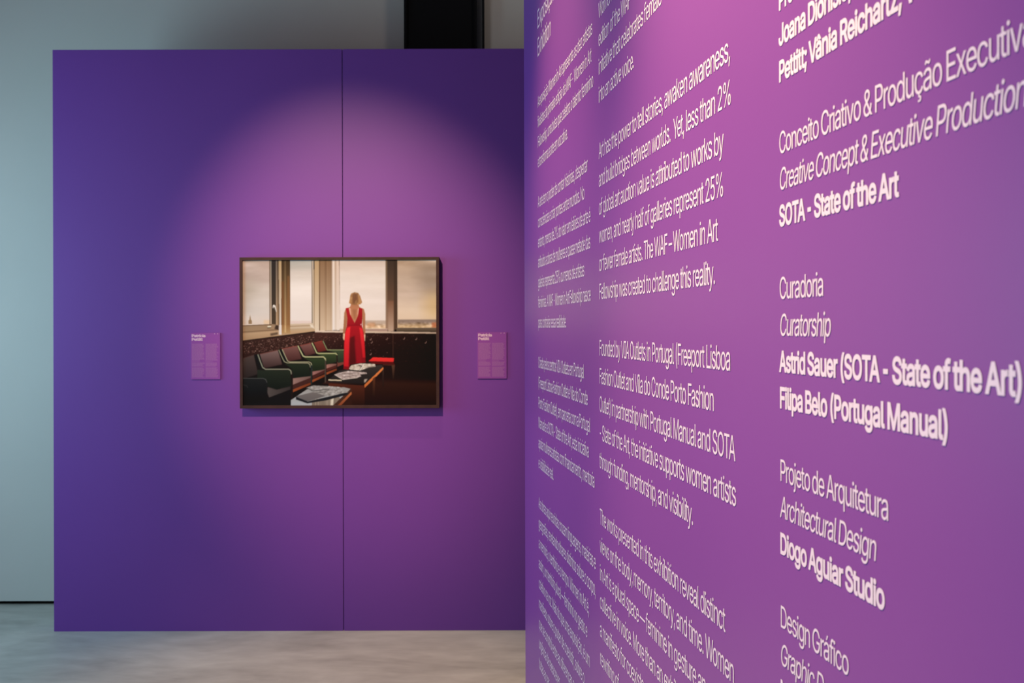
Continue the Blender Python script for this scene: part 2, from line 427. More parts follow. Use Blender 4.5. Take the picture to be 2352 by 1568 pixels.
    papers([(1086, 1102), (1112, 1070), (1200, 1054), (1330, 1060), (1336, 1084), (1275, 1092), (1192, 1120), (1104, 1112)], (198, 180, 156), 14)
    line([(1180, 1070), (1212, 1082), (1190, 1112)], 8, (84, 74, 66)); line([(1228, 1062), (1190, 1116)], 7, (228, 214, 196)); line([(1240, 1098), (1330, 1076)], 4, (112, 98, 86))
    papers([(952, 1156), (1000, 1140), (1080, 1122), (1250, 1136), (1256, 1150), (1192, 1156), (1204, 1174), (1164, 1186), (1034, 1204)], (172, 152, 138), 14)
    line([(955, 1156), (1030, 1202), (1165, 1186)], 5, (222, 204, 182)); line([(1000, 1152), (1150, 1142)], 4, (96, 82, 74)); line([(1040, 1178), (1180, 1160)], 4, (110, 94, 86))
    # ---- near coffee table
    poly([(550, 1390), (700, 1290), (1042, 1272), (1110, 1290), (985, 1440), (550, 1440)], (150, 142, 130), (172, 172, 166))
    poly([(745, 1392), (985, 1350), (1010, 1380), (960, 1440), (745, 1440)], (128, 112, 92))
    for i in range(17):
        v = rng.rand(); x = 750 + i * 12.5
        box(x, 1372, x + 8, 1440, (96 + 96 * v, 84 + 88 * v, 68 + 80 * v), soft=1, a=.7)
    poly([(925, 1350), (950, 1346), (940, 1440), (918, 1440)], (214, 200, 172), soft=2)
    poly([(1108, 1284), (1116, 1300), (985, 1440), (940, 1440)], (70, 42, 30)); poly([(1110, 1312), (1114, 1336), (1016, 1440), (982, 1440)], (182, 100, 56), (130, 66, 38))
    poly([(1112, 1340), (1116, 1440), (1020, 1440)], (52, 28, 20))
    poly([(596, 1356), (596, 1384), (702, 1420), (880, 1366), (1070, 1322), (1070, 1342), (880, 1392), (702, 1420), (700, 1400)], (34, 32, 32))
    poly([(596, 1362), (702, 1404), (1078, 1318), (1078, 1336), (702, 1420), (596, 1384)], (34, 32, 32))
    papers([(690, 1278), (760, 1254), (900, 1262), (1000, 1270), (1080, 1320), (880, 1356), (780, 1330), (748, 1306)], (152, 144, 132), 12)
    line([(760, 1306), (900, 1290)], 8, (96, 90, 84)); line([(780, 1324), (860, 1316), (905, 1296)], 7, (108, 102, 94)); line([(700, 1278), (750, 1306)], 4, (44, 38, 34)); line([(770, 1258), (890, 1268)], 5, (118, 110, 100))
    poly([(598, 1354), (756, 1316), (876, 1352), (704, 1402)], (112, 102, 94), (98, 90, 84))
    # ---- red bench
    poly([(1268, 1034), (1312, 998), (1506, 1006), (1502, 1042)], (228, 50, 44), (216, 44, 40), soft=1)
    poly([(1268, 1036), (1502, 1044), (1512, 1062), (1310, 1060)], (84, 20, 18)); poly([(1400, 1064), (1514, 1064), (1514, 1076), (1400, 1072)], (80, 34, 26))
    poly([(1484, 1072), (1514, 1072), (1504, 1200), (1494, 1200)], (86, 56, 40), (40, 26, 20))
    # ---- woman seen from behind, red outfit
    skin = (176, 118, 78)
    poly([(1062, 546), (1078, 548), (1078, 640), (1066, 720), (1058, 780), (1050, 844), (1036, 838), (1033, 790), (1040, 700), (1046, 590)], skin, (150, 98, 64), soft=1)
    poly([(1036, 780), (1054, 780), (1048, 846), (1034, 826)], (222, 184, 146), soft=1)
    poly([(1208, 546), (1228, 556), (1240, 600), (1241, 720), (1240, 800), (1234, 852), (1222, 840), (1216, 700)], skin, (156, 104, 70), soft=1)
    poly([(1226, 790), (1241, 790), (1238, 852), (1224, 840)], (222, 184, 146), soft=1)
    poly([(1112, 505), (1176, 505), (1186, 535), (1214, 552), (1200, 600), (1142, 690), (1084, 600), (1062, 552), (1100, 536)], (178, 116, 78), (190, 128, 88))
    poly([(1086, 545), (1104, 545), (1110, 610), (1098, 606)], (224, 168, 134), soft=2); poly([(1172, 550), (1186, 545), (1184, 590), (1168, 612)], (220, 164, 130), soft=2)
    poly([(1122, 560), (1160, 560), (1152, 650), (1134, 650)], (156, 98, 64), soft=4, a=.7)
    poly([(1060, 548), (1086, 542), (1100, 604), (1142, 684), (1142, 722), (1068, 722), (1076, 640)], (176, 32, 36), (150, 24, 30))
    poly([(1184, 542), (1214, 552), (1214, 620), (1208, 722), (1142, 722), (1142, 684), (1174, 616)], (168, 30, 34), (140, 22, 28))
    poly([(1070, 706), (1208, 706), (1226, 770), (1234, 860), (1242, 1046), (1100, 1062), (1086, 1112), (1038, 1106), (1044, 900), (1052, 780)], (164, 26, 32), (120, 18, 24))
    poly([(1072, 730), (1102, 716), (1094, 850), (1084, 1085), (1042, 1080), (1046, 860), (1054, 780)], (236, 44, 48), (186, 28, 34), soft=2)
    poly([(1186, 724), (1214, 736), (1230, 830), (1240, 1000), (1216, 1000), (1200, 850)], (230, 42, 46), (186, 30, 34), soft=2)
    poly([(1098, 820), (1142, 800), (1158, 1050), (1092, 1066)], (84, 16, 20), (66, 14, 18), soft=4, a=.85)
    poly([(1142, 860), (1190, 850), (1206, 1044), (1156, 1050)], (150, 24, 30), soft=4, a=.6)
    box(1070, 700, 1208, 710, (130, 18, 26), soft=1, a=.7); box(1196, 692, 1206, 704, (226, 160, 150), soft=1)
    hair = [(1112, 412), (1144, 401), (1176, 408), (1194, 436), (1204, 470), (1212, 494), (1196, 512), (1150, 518), (1112, 512), (1090, 500), (1098, 466), (1102, 432)]
    poly(hair, (150, 104, 66), (164, 112, 66), soft=1)
    poly([(1128, 412), (1164, 410), (1172, 470), (1164, 514), (1124, 512), (1122, 460)], (112, 72, 48), soft=5, a=.8)
    hm = inside(hair); put(hm * np.clip(noise(2, 5) * .22, 0, .6), (214, 168, 108))
    poly([(1180, 430), (1208, 486), (1198, 508), (1182, 500)], (196, 150, 96), soft=3, a=.6); poly([(1102, 440), (1112, 440), (1108, 500), (1094, 498)], (198, 152, 100), soft=3, a=.6)
    # ---- grain, mild softness, halve
    img[:] = smooth(smooth(img, 1, 0), 1, 1)
    img[:] = np.clip(img, 0, 255)
    return img.reshape(H // 2, 2, W // 2, 2, 3).mean((1, 3)) / 255.0

# letter outlines: character, advance | x y handle-left handle-right ...
GLYPHS = '''\
 376
A959|33 0 46 0 123 339 403 1017 -123 -339 50 0 552 1017 -50 0 125 -339 926 0 -125 339 -45 0 790 0 45 0 -72 202 574 605 72 -202 -13 37 528 744 18 -56 -18 56 464 957 25 -86 9 0 490 957 -9 0 -25 -87 426 742 18 56 -18 -56 381 605 12 35 -70 -202 170 0 70 202 -46 0|220 284 173 0 0 38 220 397 0 -38 173 0 740 397 -173 0 0 -38 740 284 0 38 -173 0
B912|120 0 124 0 0 339 120 1017 0 -339 121 0 482 1017 -121 0 71 0 658 981 -46 24 46 -24 762 884 -23 41 23 -41 796 748 0 50 0 -43 773 640 15 28 -15 -28 713 572 25 17 -25 -17 630 533 30 9 0 -3 630 524 0 3 33 -2 726 491 -32 20 32 -20 805 406 -21 36 21 -36 836 272 0 53 0 -51 800 133 24 41 -24 -41 689 36 51 24 -51 -24 493 0 80 0 -124 0|249 114 0 116 80 0 490 114 -80 0 79 0 660 159 -34 -30 34 30 711 273 0 -46 0 35 685 368 17 -28 -17 28 611 436 32 -17 -32 17 496 462 45 0 -82 0 249 462 82 0 0 -116|249 571 0 111 76 0 476 571 -76 0 37 0 576 592 -30 -14 30 14 646 653 -17 -26 17 26 672 744 0 -35 0 45 625 858 31 -30 -31 30 480 903 66 0 -77 0 249 903 77 0 0 -111
C1020|535 -14 52 0 -88 0 300 50 68 -42 -68 42 139 230 39 -78 -39 78 81 508 0 -107 0 107 139 786 -39 -78 39 78 300 967 -68 -43 68 43 535 1031 -88 0 51 0 680 1009 -46 15 46 -15 804 942 -37 29 37 -29 896 837 -24 41 24 -41 946 696 -9 52 -43 0 817 696 43 0 -8 35 779 789 18 -27 -18 27 715 857 25 -18 -25 18 631 898 31 -9 -31 9 535 912 33 0 -62 0 367 864 49 31 -49 -31 250 728 29 60 -29 -60 207 508 0 86 0 -86 250 289 -29 60 29 -60 368 153 -49 31 49 -31 535 106 -62 0 33 0 631 120 -31 -9 31 9 715 161 -25 -18 25 18 779 229 -18 -27 18 27 817 321 -8 -35 43 0 946 321 -43 0 -9 -52 896 181 24 41 -24 -41 805 76 37 29 -37 -29 681 9 46 15 -46 -15
D1004|438 0 103 0 -82 0 192 0 82 0 0 38 192 114 0 -38 79 0 429 114 -79 0 83 0 636 161 -55 -32 55 32 758 298 -27 -59 27 59 798 511 0 -82 0 81 758 721 27 -59 -27 59 639 856 53 -31 -53 31 442 903 79 0 -85 0 186 903 85 0 0 38 186 1017 0 -38 88 0 451 1017 -88 0 99 0 705 957 -70 41 70 -41 867 782 -38 76 38 -76 923 511 0 105 0 -106 867 237 38 76 -38 -76 701 61 72 41 -72 -41|249 1017 -43 0 0 -339 249 0 0 339 -43 0 120 0 43 0 0 339 120 1017 0 -339 43 0
E837|120 0 210 0 0 339 120 1017 0 -339 208 0 745 1017 -208 0 0 -38 745 903 0 38 -165 0 249 903 165 0 0 -111 249 572 0 111 154 0 711 572 -154 0 0 -38 711 457 0 38 -154 0 249 457 154 0 0 -114 249 114 0 114 167 0 750 114 -167 0 0 -38 750 0 0 38 -210 0
F820|120 0 43 0 0 339 120 1017 0 -339 206 0 738 1017 -206 0 0 -38 738 903 0 38 -163 0 249 903 163 0 0 -116 249 557 0 116 148 0 692 557 -148 0 0 -38 692 442 0 38 -148 0 249 442 148 0 0 -147 249 0 0 147 -43 0
G1041|537 -14 81 0 -91 0 299 50 69 -43 -69 43 138 231 38 -78 -38 78 81 508 0 -107 0 107 138 786 -38 -78 38 78 298 967 -68 -43 68 43 530 1031 -87 0 54 0 681 1007 -47 16 47 -16 806 939 -37 30 37 -30 898 833 -24 41 24 -41 948 697 -9 50 -44 0 816 697 44 0 -10 33 774 786 17 -26 -17 26 712 854 24 -19 -24 19 631 897 30 -10 -30 10 531 912 36 0 -61 0 366 865 49 31 -49 -31 250 728 29 60 -29 -60 207 508 0 86 0 -86 250 290 -29 60 29 -60 368 153 -50 31 50 -31 537 106 -63 0 57 0 689 142 -44 -24 44 24 792 247 -25 -45 25 45 830 405 0 -61 13 -2 869 398 -13 2 -101 0 565 398 101 0 0 38 565 511 0 -38 130 0 956 511 -130 0 0 -37 956 400 0 37 0 -84 902 182 36 62 -36 -62 753 38 63 34 -63 -34
H1034|120 0 43 0 0 339 120 1017 0 -339 43 0 249 1017 -43 0 0 -147 249 578 0 147 178 0 785 578 -178 0 0 147 785 1017 0 -147 43 0 914 1017 -43 0 0 -339 914 0 0 339 -43 0 785 0 43 0 0 155 785 464 0 -155 -178 0 249 464 178 0 0 -155 249 0 0 155 -43 0
I601|62 0 159 0 0 38 62 114 0 -38 58 0 236 114 -58 0 0 263 236 903 0 -263 -58 0 62 903 58 0 0 38 62 1017 0 -38 159 0 539 1017 -159 0 0 -38 539 903 0 38 -58 0 365 903 58 0 0 -263 365 114 0 263 58 0 539 114 -58 0 0 -38 539 0 0 38 -159 0
J793|370 -14 89 0 -90 0 151 66 56 -53 -56 53 66 291 0 -97 0 18 66 346 0 -18 43 0 195 346 -43 0 0 -18 195 291 0 18 0 -62 243 149 -32 33 32 -33 370 100 -53 0 52 0 496 149 -32 -33 32 33 544 291 0 -62 0 242 544 1017 0 -242 43 0 673 1017 -43 0 0 -242 673 291 0 242 0 -97 588 66 56 53 -56 -53
K933|209 291 82 87 0 47 209 432 0 -47 23 31 278 522 -23 -29 23 29 349 607 -24 -28 24 28 423 688 -25 -27 101 110 727 1017 -101 -110 56 0 897 1017 -56 0 -145 -155 462 552 145 155 -2 0 455 552 2 0 -82 -87|120 0 43 0 0 339 120 1017 0 -339 43 0 249 1017 -43 0 0 -116 249 668 0 116 0 -73 248 450 0 73 0 -21 249 386 0 21 0 -129 249 0 0 129 -43 0|744 0 51 0 -123 173 376 518 123 -173 27 33 456 619 -27 -33 147 -206 897 0 -147 206 -51 0
L786|120 0 201 0 0 339 120 1017 0 -339 43 0 249 1017 -43 0 0 -301 249 114 0 301 158 0 722 114 -158 0 0 -38 722 0 0 38 -201 0
M1256|120 0 41 0 0 339 120 1017 0 -339 61 0 303 1017 -61 0 84 -214 554 374 -84 214 6 -15 575 318 -8 23 8 -23 598 245 -8 26 8 -26 623 168 -8 26 8 -26 643 98 -6 21 -10 0 615 98 10 0 6 20 636 165 -8 -25 8 25 660 242 -8 -26 8 26 684 316 -8 -23 8 23 705 374 -6 -15 83 214 953 1017 -83 -214 61 0 1136 1017 -61 0 0 -339 1136 0 0 339 -42 0 1009 0 42 0 0 194 1009 582 0 -194 0 21 1009 654 0 -27 0 27 1010 737 -1 -29 1 29 1012 826 -1 -30 1 30 1014 914 0 -29 4 0 1026 914 -4 0 -10 -31 995 819 11 32 -11 -32 964 726 10 30 -10 -30 935 644 9 25 -9 -25 912 582 6 16 -76 -194 684 0 76 194 -37 0 572 0 37 0 -77 194 341 582 77 -194 -6 16 318 642 9 -24 -9 24 290 722 10 -29 -10 29 258 815 11 -33 -11 33 224 914 12 -33 5 0 238 914 -5 0 1 -25 240 832 -1 29 1 -29 242 743 0 30 0 -30 243 657 0 28 0 -28 244 582 0 22 0 -194 244 0 0 194 -41 0
N1047|120 0 43 0 0 339 120 1017 0 -339 51 0 272 1017 -51 0 138 -217 686 365 -138 217 11 -16 726 301 -15 26 15 -26 775 213 -18 33 18 -33 828 110 -17 36 -6 -1 810 107 6 1 -4 37 801 216 2 -36 -2 36 798 314 0 -30 0 30 798 390 0 -20 0 209 798 1017 0 -209 43 0 927 1017 -43 0 0 -339 927 0 0 339 -51 0 774 0 51 0 -123 193 404 580 123 -193 -16 25 355 661 17 -28 -17 28 296 762 22 -39 -22 39 215 904 32 -56 8 1 238 907 -8 -1 2 -51 244 767 -2 43 2 -43 249 656 -1 32 1 -32 250 582 0 18 0 -194 250 0 0 194 -43 0
O1067|534 -14 87 0 -87 0 301 50 68 -42 -68 42 140 230 39 -78 -39 78 81 508 0 -107 0 107 140 786 -39 -78 39 78 301 967 -68 -43 68 43 534 1031 -87 0 87 0 767 967 -68 43 68 -43 928 786 -39 78 39 -78 986 508 0 107 0 -107 928 230 39 78 -39 -78 767 50 68 42 -68 -42|534 106 -61 0 61 0 699 152 -49 -31 49 31 817 288 -29 -60 29 60 860 508 0 -86 0 87 817 729 29 -60 -29 60 699 865 49 -31 -49 31 534 912 61 0 -61 0 368 865 49 31 -49 -31 251 729 29 60 -29 -60 207 508 0 87 0 -86 251 288 -29 60 29 -60 368 152 -49 31 49 -31
P889|120 0 43 0 0 339 120 1017 0 -339 117 0 470 1017 -117 0 78 0 665 975 -51 28 51 -28 779 859 -25 48 25 -48 817 695 0 61 0 -61 779 531 25 49 -25 -49 665 414 51 29 -51 -29 470 371 78 0 -84 0 219 371 84 0 0 38 219 485 0 -38 82 0 465 485 -82 0 53 0 594 512 -33 -18 33 18 666 587 -15 -32 15 32 689 695 0 -40 0 41 666 803 15 -31 -15 31 594 877 33 -18 -33 18 464 904 53 0 -72 0 249 904 72 0 0 -301 249 0 0 301 -43 0
Q1067|490 318 57 -76 45 0 625 318 -45 0 38 -50 739 169 -38 50 10 -13 767 130 -10 13 56 -75 937 -96 -56 75 -45 0 802 -96 45 0 -37 50 691 53 37 -50 -10 13 662 91 10 -13 -57 76|534 -14 87 0 -87 0 301 50 68 -42 -68 42 140 230 39 -78 -39 78 81 508 0 -107 0 107 140 786 -39 -78 39 78 301 967 -68 -43 68 43 534 1031 -87 0 87 0 767 967 -68 43 68 -43 928 786 -39 78 39 -78 986 508 0 107 0 -107 928 230 39 78 -39 -78 767 50 68 42 -68 -42|534 106 -61 0 61 0 699 152 -49 -31 49 31 817 288 -29 -60 29 60 860 508 0 -86 0 87 817 729 29 -60 -29 60 699 865 49 -31 -49 31 534 912 61 0 -61 0 368 865 49 31 -49 -31 251 729 29 60 -29 -60 207 508 0 87 0 -86 251 288 -29 60 29 -60 368 152 -49 31 49 -31
R898|120 0 43 0 0 339 120 1017 0 -339 117 0 472 1017 -117 0 78 0 666 977 -51 27 51 -27 781 866 -25 47 25 -47 819 704 0 61 0 -61 781 543 25 46 -25 -46 666 434 51 26 -51 -26 472 395 78 0 -93 0 193 395 93 0 0 38 193 510 0 -38 91 0 467 510 -91 0 53 0 595 534 -33 -16 33 16 667 601 -15 -29 15 29 690 704 0 -40 0 41 667 809 15 -30 -15 30 595 879 33 -17 -33 17 466 904 53 0 -72 0 249 904 72 0 0 -301 249 0 0 301 -43 0|706 0 50 0 -82 153 460 458 82 -153 48 0 606 458 -48 0 83 -153 856 0 -83 153 -50 0
S893|447 -18 78 0 -74 0 255 18 54 -24 -54 24 128 120 30 -44 -30 44 76 273 4 -58 44 0 209 273 -44 0 3 -39 247 175 -22 26 22 -26 333 117 -35 13 35 -13 447 98 -41 0 46 0 572 121 -37 -15 37 15 659 184 -21 -27 21 27 691 279 0 -36 0 32 664 358 18 -20 -18 20 592 409 30 -14 -30 14 490 445 38 -10 -41 11 367 479 41 -11 -84 23 172 578 46 -43 -46 43 104 745 0 -68 0 57 150 896 -31 -43 31 43 275 996 -53 -24 53 24 454 1031 -66 0 67 0 632 995 -51 24 51 -24 754 897 -30 41 30 -41 802 756 -2 53 -42 0 675 756 42 0 -5 51 604 875 41 -28 -41 28 450 917 61 0 -44 0 335 896 33 14 -33 -14 257 836 18 25 -18 -25 230 751 0 32 0 -35 262 667 -21 21 21 -21 339 616 -30 13 30 -13 425 587 -27 7 35 -9 529 559 -35 9 30 -8 623 527 -33 13 33 -13 717 475 -29 21 29 -21 789 395 -18 32 18 -32 817 277 0 46 0 -56 773 127 29 45 -29 -45 647 21 55 26 -55 -26
T897|64 903 107 0 0 38 64 1017 0 -38 257 0 834 1017 -257 0 0 -38 834 903 0 38 -107 0 513 903 107 0 0 -301 513 0 0 301 -43 0 385 0 43 0 0 301 385 903 0 -301 -107 0
U1034|518 -16 80 0 -80 0 308 31 60 -31 -60 31 169 160 33 -55 -33 55 120 346 0 -70 0 224 120 1017 0 -224 43 0 249 1017 -43 0 0 -220 249 356 0 220 0 -49 281 226 -22 38 22 -38 374 136 -40 22 40 -22 518 103 -56 0 56 0 661 136 -40 -22 40 22 753 226 -21 -38 21 38 785 356 0 -49 0 220 785 1017 0 -220 43 0 914 1017 -43 0 0 -224 914 346 0 224 0 -70 865 160 33 55 -33 -55 727 31 59 31 -59 -31
V959|408 0 49 0 -125 339 33 1017 125 -339 45 0 169 1017 -45 0 72 -202 384 412 -72 202 12 -34 431 275 -18 58 18 -58 496 61 -25 85 -9 0 469 61 9 0 25 86 534 276 -18 -57 18 57 579 412 -12 -34 70 202 789 1017 -70 -202 46 0 926 1017 -46 0 -123 -339 556 0 123 339 -49 0
W1372|310 0 50 0 -92 339 33 1017 92 -339 44 0 165 1017 -44 0 54 -208 326 392 -54 208 9 -33 351 291 -8 34 8 -34 374 187 -7 35 7 -35 394 79 -6 37 -5 0 378 79 5 0 7 37 399 187 -7 -35 7 35 423 291 -8 -34 8 34 448 392 -9 -33 55 208 612 1017 -55 -208 49 0 759 1017 -49 0 55 -208 923 392 -55 208 9 -33 949 291 -8 34 8 -34 972 187 -8 35 8 -35 994 79 -7 37 -6 0 976 79 6 0 7 37 998 187 -7 -35 7 35 1021 291 -8 -34 8 34 1045 392 -8 -33 54 208 1207 1017 -54 -208 44 0 1339 1017 -44 0 -93 -339 1060 0 93 339 -50 0 911 0 50 0 -58 215 735 646 58 -215 -11 42 703 783 10 -49 -10 49 672 950 10 -62 9 0 699 950 -9 0 -10 -59 670 789 10 48 -10 -48 636 646 13 48 -58 -215 461 0 58 215 -50 0
X948|36 0 49 0 133 190 434 569 -133 -190 0 -32 434 473 0 32 -125 182 59 1017 125 -182 50 0 208 1017 -50 0 49 -72 356 801 -49 72 21 -30 408 722 -14 22 14 -22 447 658 -12 21 12 -21 487 584 -15 28 -8 0 464 584 8 0 15 28 504 657 -12 -21 12 21 544 722 -15 -22 15 22 597 801 -21 -30 50 72 747 1017 -50 -72 48 0 892 1017 -48 0 -125 -180 518 478 125 180 0 32 518 574 0 -32 131 -191 912 0 -131 191 -49 0 763 0 49 0 -60 86 584 259 60 -86 -19 27 537 330 13 -20 -13 20 499 391 12 -20 -12 20 461 462 14 -27 9 0 489 462 -9 0 -14 -26 451 393 12 20 -12 -20 412 332 14 21 -14 -21 363 259 19 28 -60 -86 183 0 60 86 -49 0
Y944|407 0 43 0 0 139 407 417 0 -139 -125 200 33 1017 125 -200 50 0 182 1017 -50 0 67 -109 384 689 -67 109 22 -36 445 584 -18 33 18 -33 499 461 -19 49 -17 0 447 461 17 0 19 50 502 586 -18 -34 18 34 561 689 -21 -35 67 109 762 1017 -67 -109 49 0 910 1017 -49 0 -125 -200 536 417 125 200 0 -139 536 0 0 139 -43 0
Z877|83 0 239 0 0 31 83 93 0 -31 155 226 547 770 -155 -226 20 30 612 861 -23 -30 23 30 681 951 -23 -30 5 -14 696 909 -5 14 -41 -2 571 904 42 1 -42 -1 446 903 41 0 -122 0 81 903 122 0 0 38 81 1017 0 -38 238 0 793 1017 -238 0 0 -31 793 923 0 31 -152 -222 337 257 152 222 -22 -32 268 161 24 32 -24 -32 195 66 25 31 -5 14 180 109 5 -14 41 2 304 113 -41 -1 41 1 428 114 -41 0 124 0 799 114 -124 0 0 -38 799 0 0 38 -239 0
a778|320 -17 44 0 -48 0 189 10 39 -18 -39 18 95 89 23 -35 -23 35 61 216 0 -50 0 44 86 322 -17 -27 17 27 155 386 -29 -16 29 16 251 421 -35 -8 35 8 356 440 -35 -5 46 6 467 453 -28 -3 28 3 531 470 -14 -8 14 8 551 509 0 -19 0 1 551 513 0 -1 0 31 533 593 12 -22 -12 22 480 644 24 -12 -24 12 391 662 35 0 -36 0 298 645 26 11 -26 -11 235 602 16 17 -16 -17 200 548 7 19 -39 12 82 582 39 -12 18 46 157 692 -32 -27 32 27 266 751 -40 -12 40 12 388 769 -41 0 27 0 478 759 -33 7 33 -7 572 721 -30 18 30 -18 645 640 -19 35 19 -35 673 503 0 57 0 -168 673 0 0 168 -40 0 553 0 40 0 0 35 553 104 0 -35 -3 0 545 104 3 0 -9 -18 504 49 19 19 -19 -19 431 2 30 13 -30 -13|341 91 -30 0 46 0 456 117 -31 -18 31 18 527 186 -16 -28 16 28 551 276 0 -31 0 35 551 380 0 -35 -5 -6 519 364 16 5 -16 -5 463 352 21 4 -21 -4 400 342 20 3 -20 -3 351 336 13 2 -29 -4 269 317 26 9 -26 -9 207 279 15 17 -15 -17 184 210 0 29 0 -26 204 144 -13 18 13 -18 259 104 -24 9 24 -9
b849|459 -16 63 0 -46 0 345 8 30 -16 -30 16 276 62 17 -21 -17 21 236 117 10 -16 -4 0 224 117 4 0 0 -39 224 0 0 39 -40 0 105 0 40 0 0 339 105 1017 0 -339 41 0 227 1017 -41 0 0 -126 227 638 0 126 3 0 236 638 -3 0 10 15 275 691 -16 -20 16 20 343 745 -29 -16 29 16 458 769 -48 0 63 0 626 721 -48 32 48 -32 740 585 -27 59 27 -59 780 378 0 80 0 -80 740 169 27 59 -27 -59 626 32 48 32 -48 -32|440 94 -46 0 47 0 559 131 -32 -25 32 25 632 233 -16 -43 16 43 656 379 0 -54 0 53 632 522 16 -42 -16 42 560 623 32 -25 -32 25 440 660 47 0 -47 0 322 624 32 24 -32 -24 250 526 16 42 -16 -42 225 379 0 56 0 -56 250 230 -17 43 17 -43 323 130 -32 24 32 -24
c791|414 -16 38 0 -69 0 234 33 52 -33 -52 33 112 170 29 -59 -29 59 68 375 0 -78 0 79 112 582 -29 -59 29 59 234 720 -52 -33 52 33 414 769 -69 0 37 0 520 754 -33 10 33 -10 610 712 -27 18 27 -18 680 644 -19 27 19 -27 723 554 -10 33 -39 -10 606 524 39 10 -5 20 581 578 11 -16 -11 16 540 621 16 -12 -16 12 484 650 21 -7 -21 7 414 660 25 0 -50 0 290 620 33 26 -33 -26 217 517 16 43 -16 -43 193 375 0 51 0 -51 217 235 -16 43 16 -43 290 132 -33 26 33 -26 414 93 -50 0 26 0 485 103 -21 -7 21 7 541 132 -16 -13 16 13 583 177 -11 -18 11 18 608 234 -5 -20 39 -10 726 205 -39 10 -10 -35 682 112 19 27 -19 -27 612 43 27 19 -27 -19 521 -1 33 10 -33 -10
d849|391 -16 47 0 -63 0 223 32 48 -32 -48 32 109 169 27 -59 -27 59 68 378 0 -80 0 80 110 585 -28 -59 28 59 224 721 -48 -32 48 32 391 769 -63 0 47 0 506 745 -29 16 29 -16 575 691 -17 20 17 -20 612 638 -9 15 3 0 621 638 -3 0 0 126 621 1017 0 -126 41 0 744 1017 -41 0 0 -339 744 0 0 339 -39 0 625 0 39 0 0 39 625 117 0 -39 -4 0 613 117 4 0 -9 -16 574 62 17 21 -17 -21 505 8 29 16 -29 -16|409 94 -47 0 46 0 526 130 -32 -24 32 24 599 230 -16 -43 16 43 623 379 0 -56 0 56 599 526 16 -42 -16 42 527 624 32 -24 -32 24 409 660 46 0 -48 0 289 623 32 25 -32 -25 217 522 16 42 -16 -42 193 379 0 53 0 -54 217 233 -16 43 16 -43 290 131 -32 25 32 -25
e808|424 -16 52 0 -74 0 234 33 53 -33 -53 33 111 170 29 -58 -29 58 68 374 0 -77 0 78 111 579 -28 -59 28 59 230 719 -51 -33 51 33 410 769 -69 0 41 0 532 748 -39 14 39 -14 638 682 -32 30 32 -30 714 564 -19 48 19 -48 742 388 0 69 0 -16 742 339 0 16 -198 0 150 339 198 0 0 34 150 442 0 -34 175 0 676 442 -175 0 -19 -13 619 404 19 13 0 50 595 537 16 -38 -16 38 525 628 31 -22 -31 22 410 660 46 0 -46 0 293 627 33 22 -33 -22 218 539 17 36 -17 -36 192 422 0 42 0 -22 192 355 0 22 0 -56 221 212 -19 39 19 -39 302 123 -35 20 35 -20 425 92 -47 0 30 0 507 105 -25 -9 25 9 571 145 -18 -18 18 18 611 211 -9 -26 40 -10 730 182 -40 10 -11 -39 670 79 28 30 -28 -30 565 9 42 17 -42 -17
f507|456 759 -148 0 0 -35 456 654 0 35 -148 0 13 654 148 0 0 35 13 759 0 -35 148 0|161 0 41 0 0 288 161 863 0 -288 0 43 191 972 -20 -29 20 29 270 1038 -33 -15 33 15 375 1060 -37 0 28 0 445 1054 -19 4 19 -4 485 1042 -9 4 -10 -35 455 937 10 35 -6 2 430 944 11 -3 -11 3 389 948 16 0 -37 0 309 920 17 19 -17 -19 283 837 0 36 0 -279 283 0 0 279 -41 0
g850|414 -301 61 0 -56 0 268 -279 41 -15 -41 15 165 -220 27 -25 -27 25 101 -139 15 -30 34 19 203 -81 -34 -19 10 -16 243 -132 -16 18 16 -18 309 -177 -27 12 27 -12 414 -195 -43 0 61 0 564 -150 -39 -30 39 30 623 -12 0 -63 0 49 623 137 0 -49 -3 0 612 137 3 0 -10 -16 573 83 17 20 -17 -20 505 31 29 15 -29 -15 390 10 47 0 -61 0 225 53 49 -29 -49 29 110 180 28 -56 -28 56 68 382 0 -79 0 78 110 587 -28 -58 28 58 225 721 -49 -32 49 32 392 769 -63 0 47 0 507 746 -29 15 29 -15 576 692 -17 20 17 -20 615 638 -9 15 4 0 626 638 -4 0 0 40 626 759 0 -40 40 0 745 759 -40 0 0 -259 745 -18 0 259 0 -66 701 -180 30 42 -30 -42 581 -272 50 20 -50 -20|410 118 -47 0 46 0 527 150 -32 -21 32 21 600 242 -17 -40 17 40 625 385 0 -56 0 54 600 528 16 -41 -16 41 528 624 32 -23 -32 23 410 660 47 0 -47 0 290 623 32 24 -32 -24 217 525 16 41 -16 -41 193 385 0 52 0 -53 217 245 -17 40 17 -40 291 152 -32 22 32 -22
h820|227 453 0 44 0 -151 227 0 0 151 -41 0 105 0 41 0 0 339 105 1017 0 -339 41 0 227 1017 -41 0 0 -147 227 575 0 147 -8 0 205 575 8 0 23 70 304 724 -43 -30 43 30 455 769 -57 0 51 0 590 737 -39 21 39 -21 681 642 -22 43 22 -43 714 481 0 65 0 -160 714 0 0 160 -41 0 592 0 41 0 0 157 592 470 0 -157 0 59 546 609 31 -33 -31 33 420 658 53 0 -36 0 322 635 29 16 -29 -16 253 565 17 30 -17 -30
i333|105 0 41 0 0 253 105 759 0 -253 41 0 227 759 -41 0 0 -253 227 0 0 253 -41 0|167 886 24 0 -23 0 108 909 17 -16 -17 16 83 966 0 -22 0 23 108 1024 -17 -16 17 16 167 1047 -23 0 24 0 228 1024 -17 16 17 -16 253 966 0 23 0 -22 228 909 17 16 -17 -16
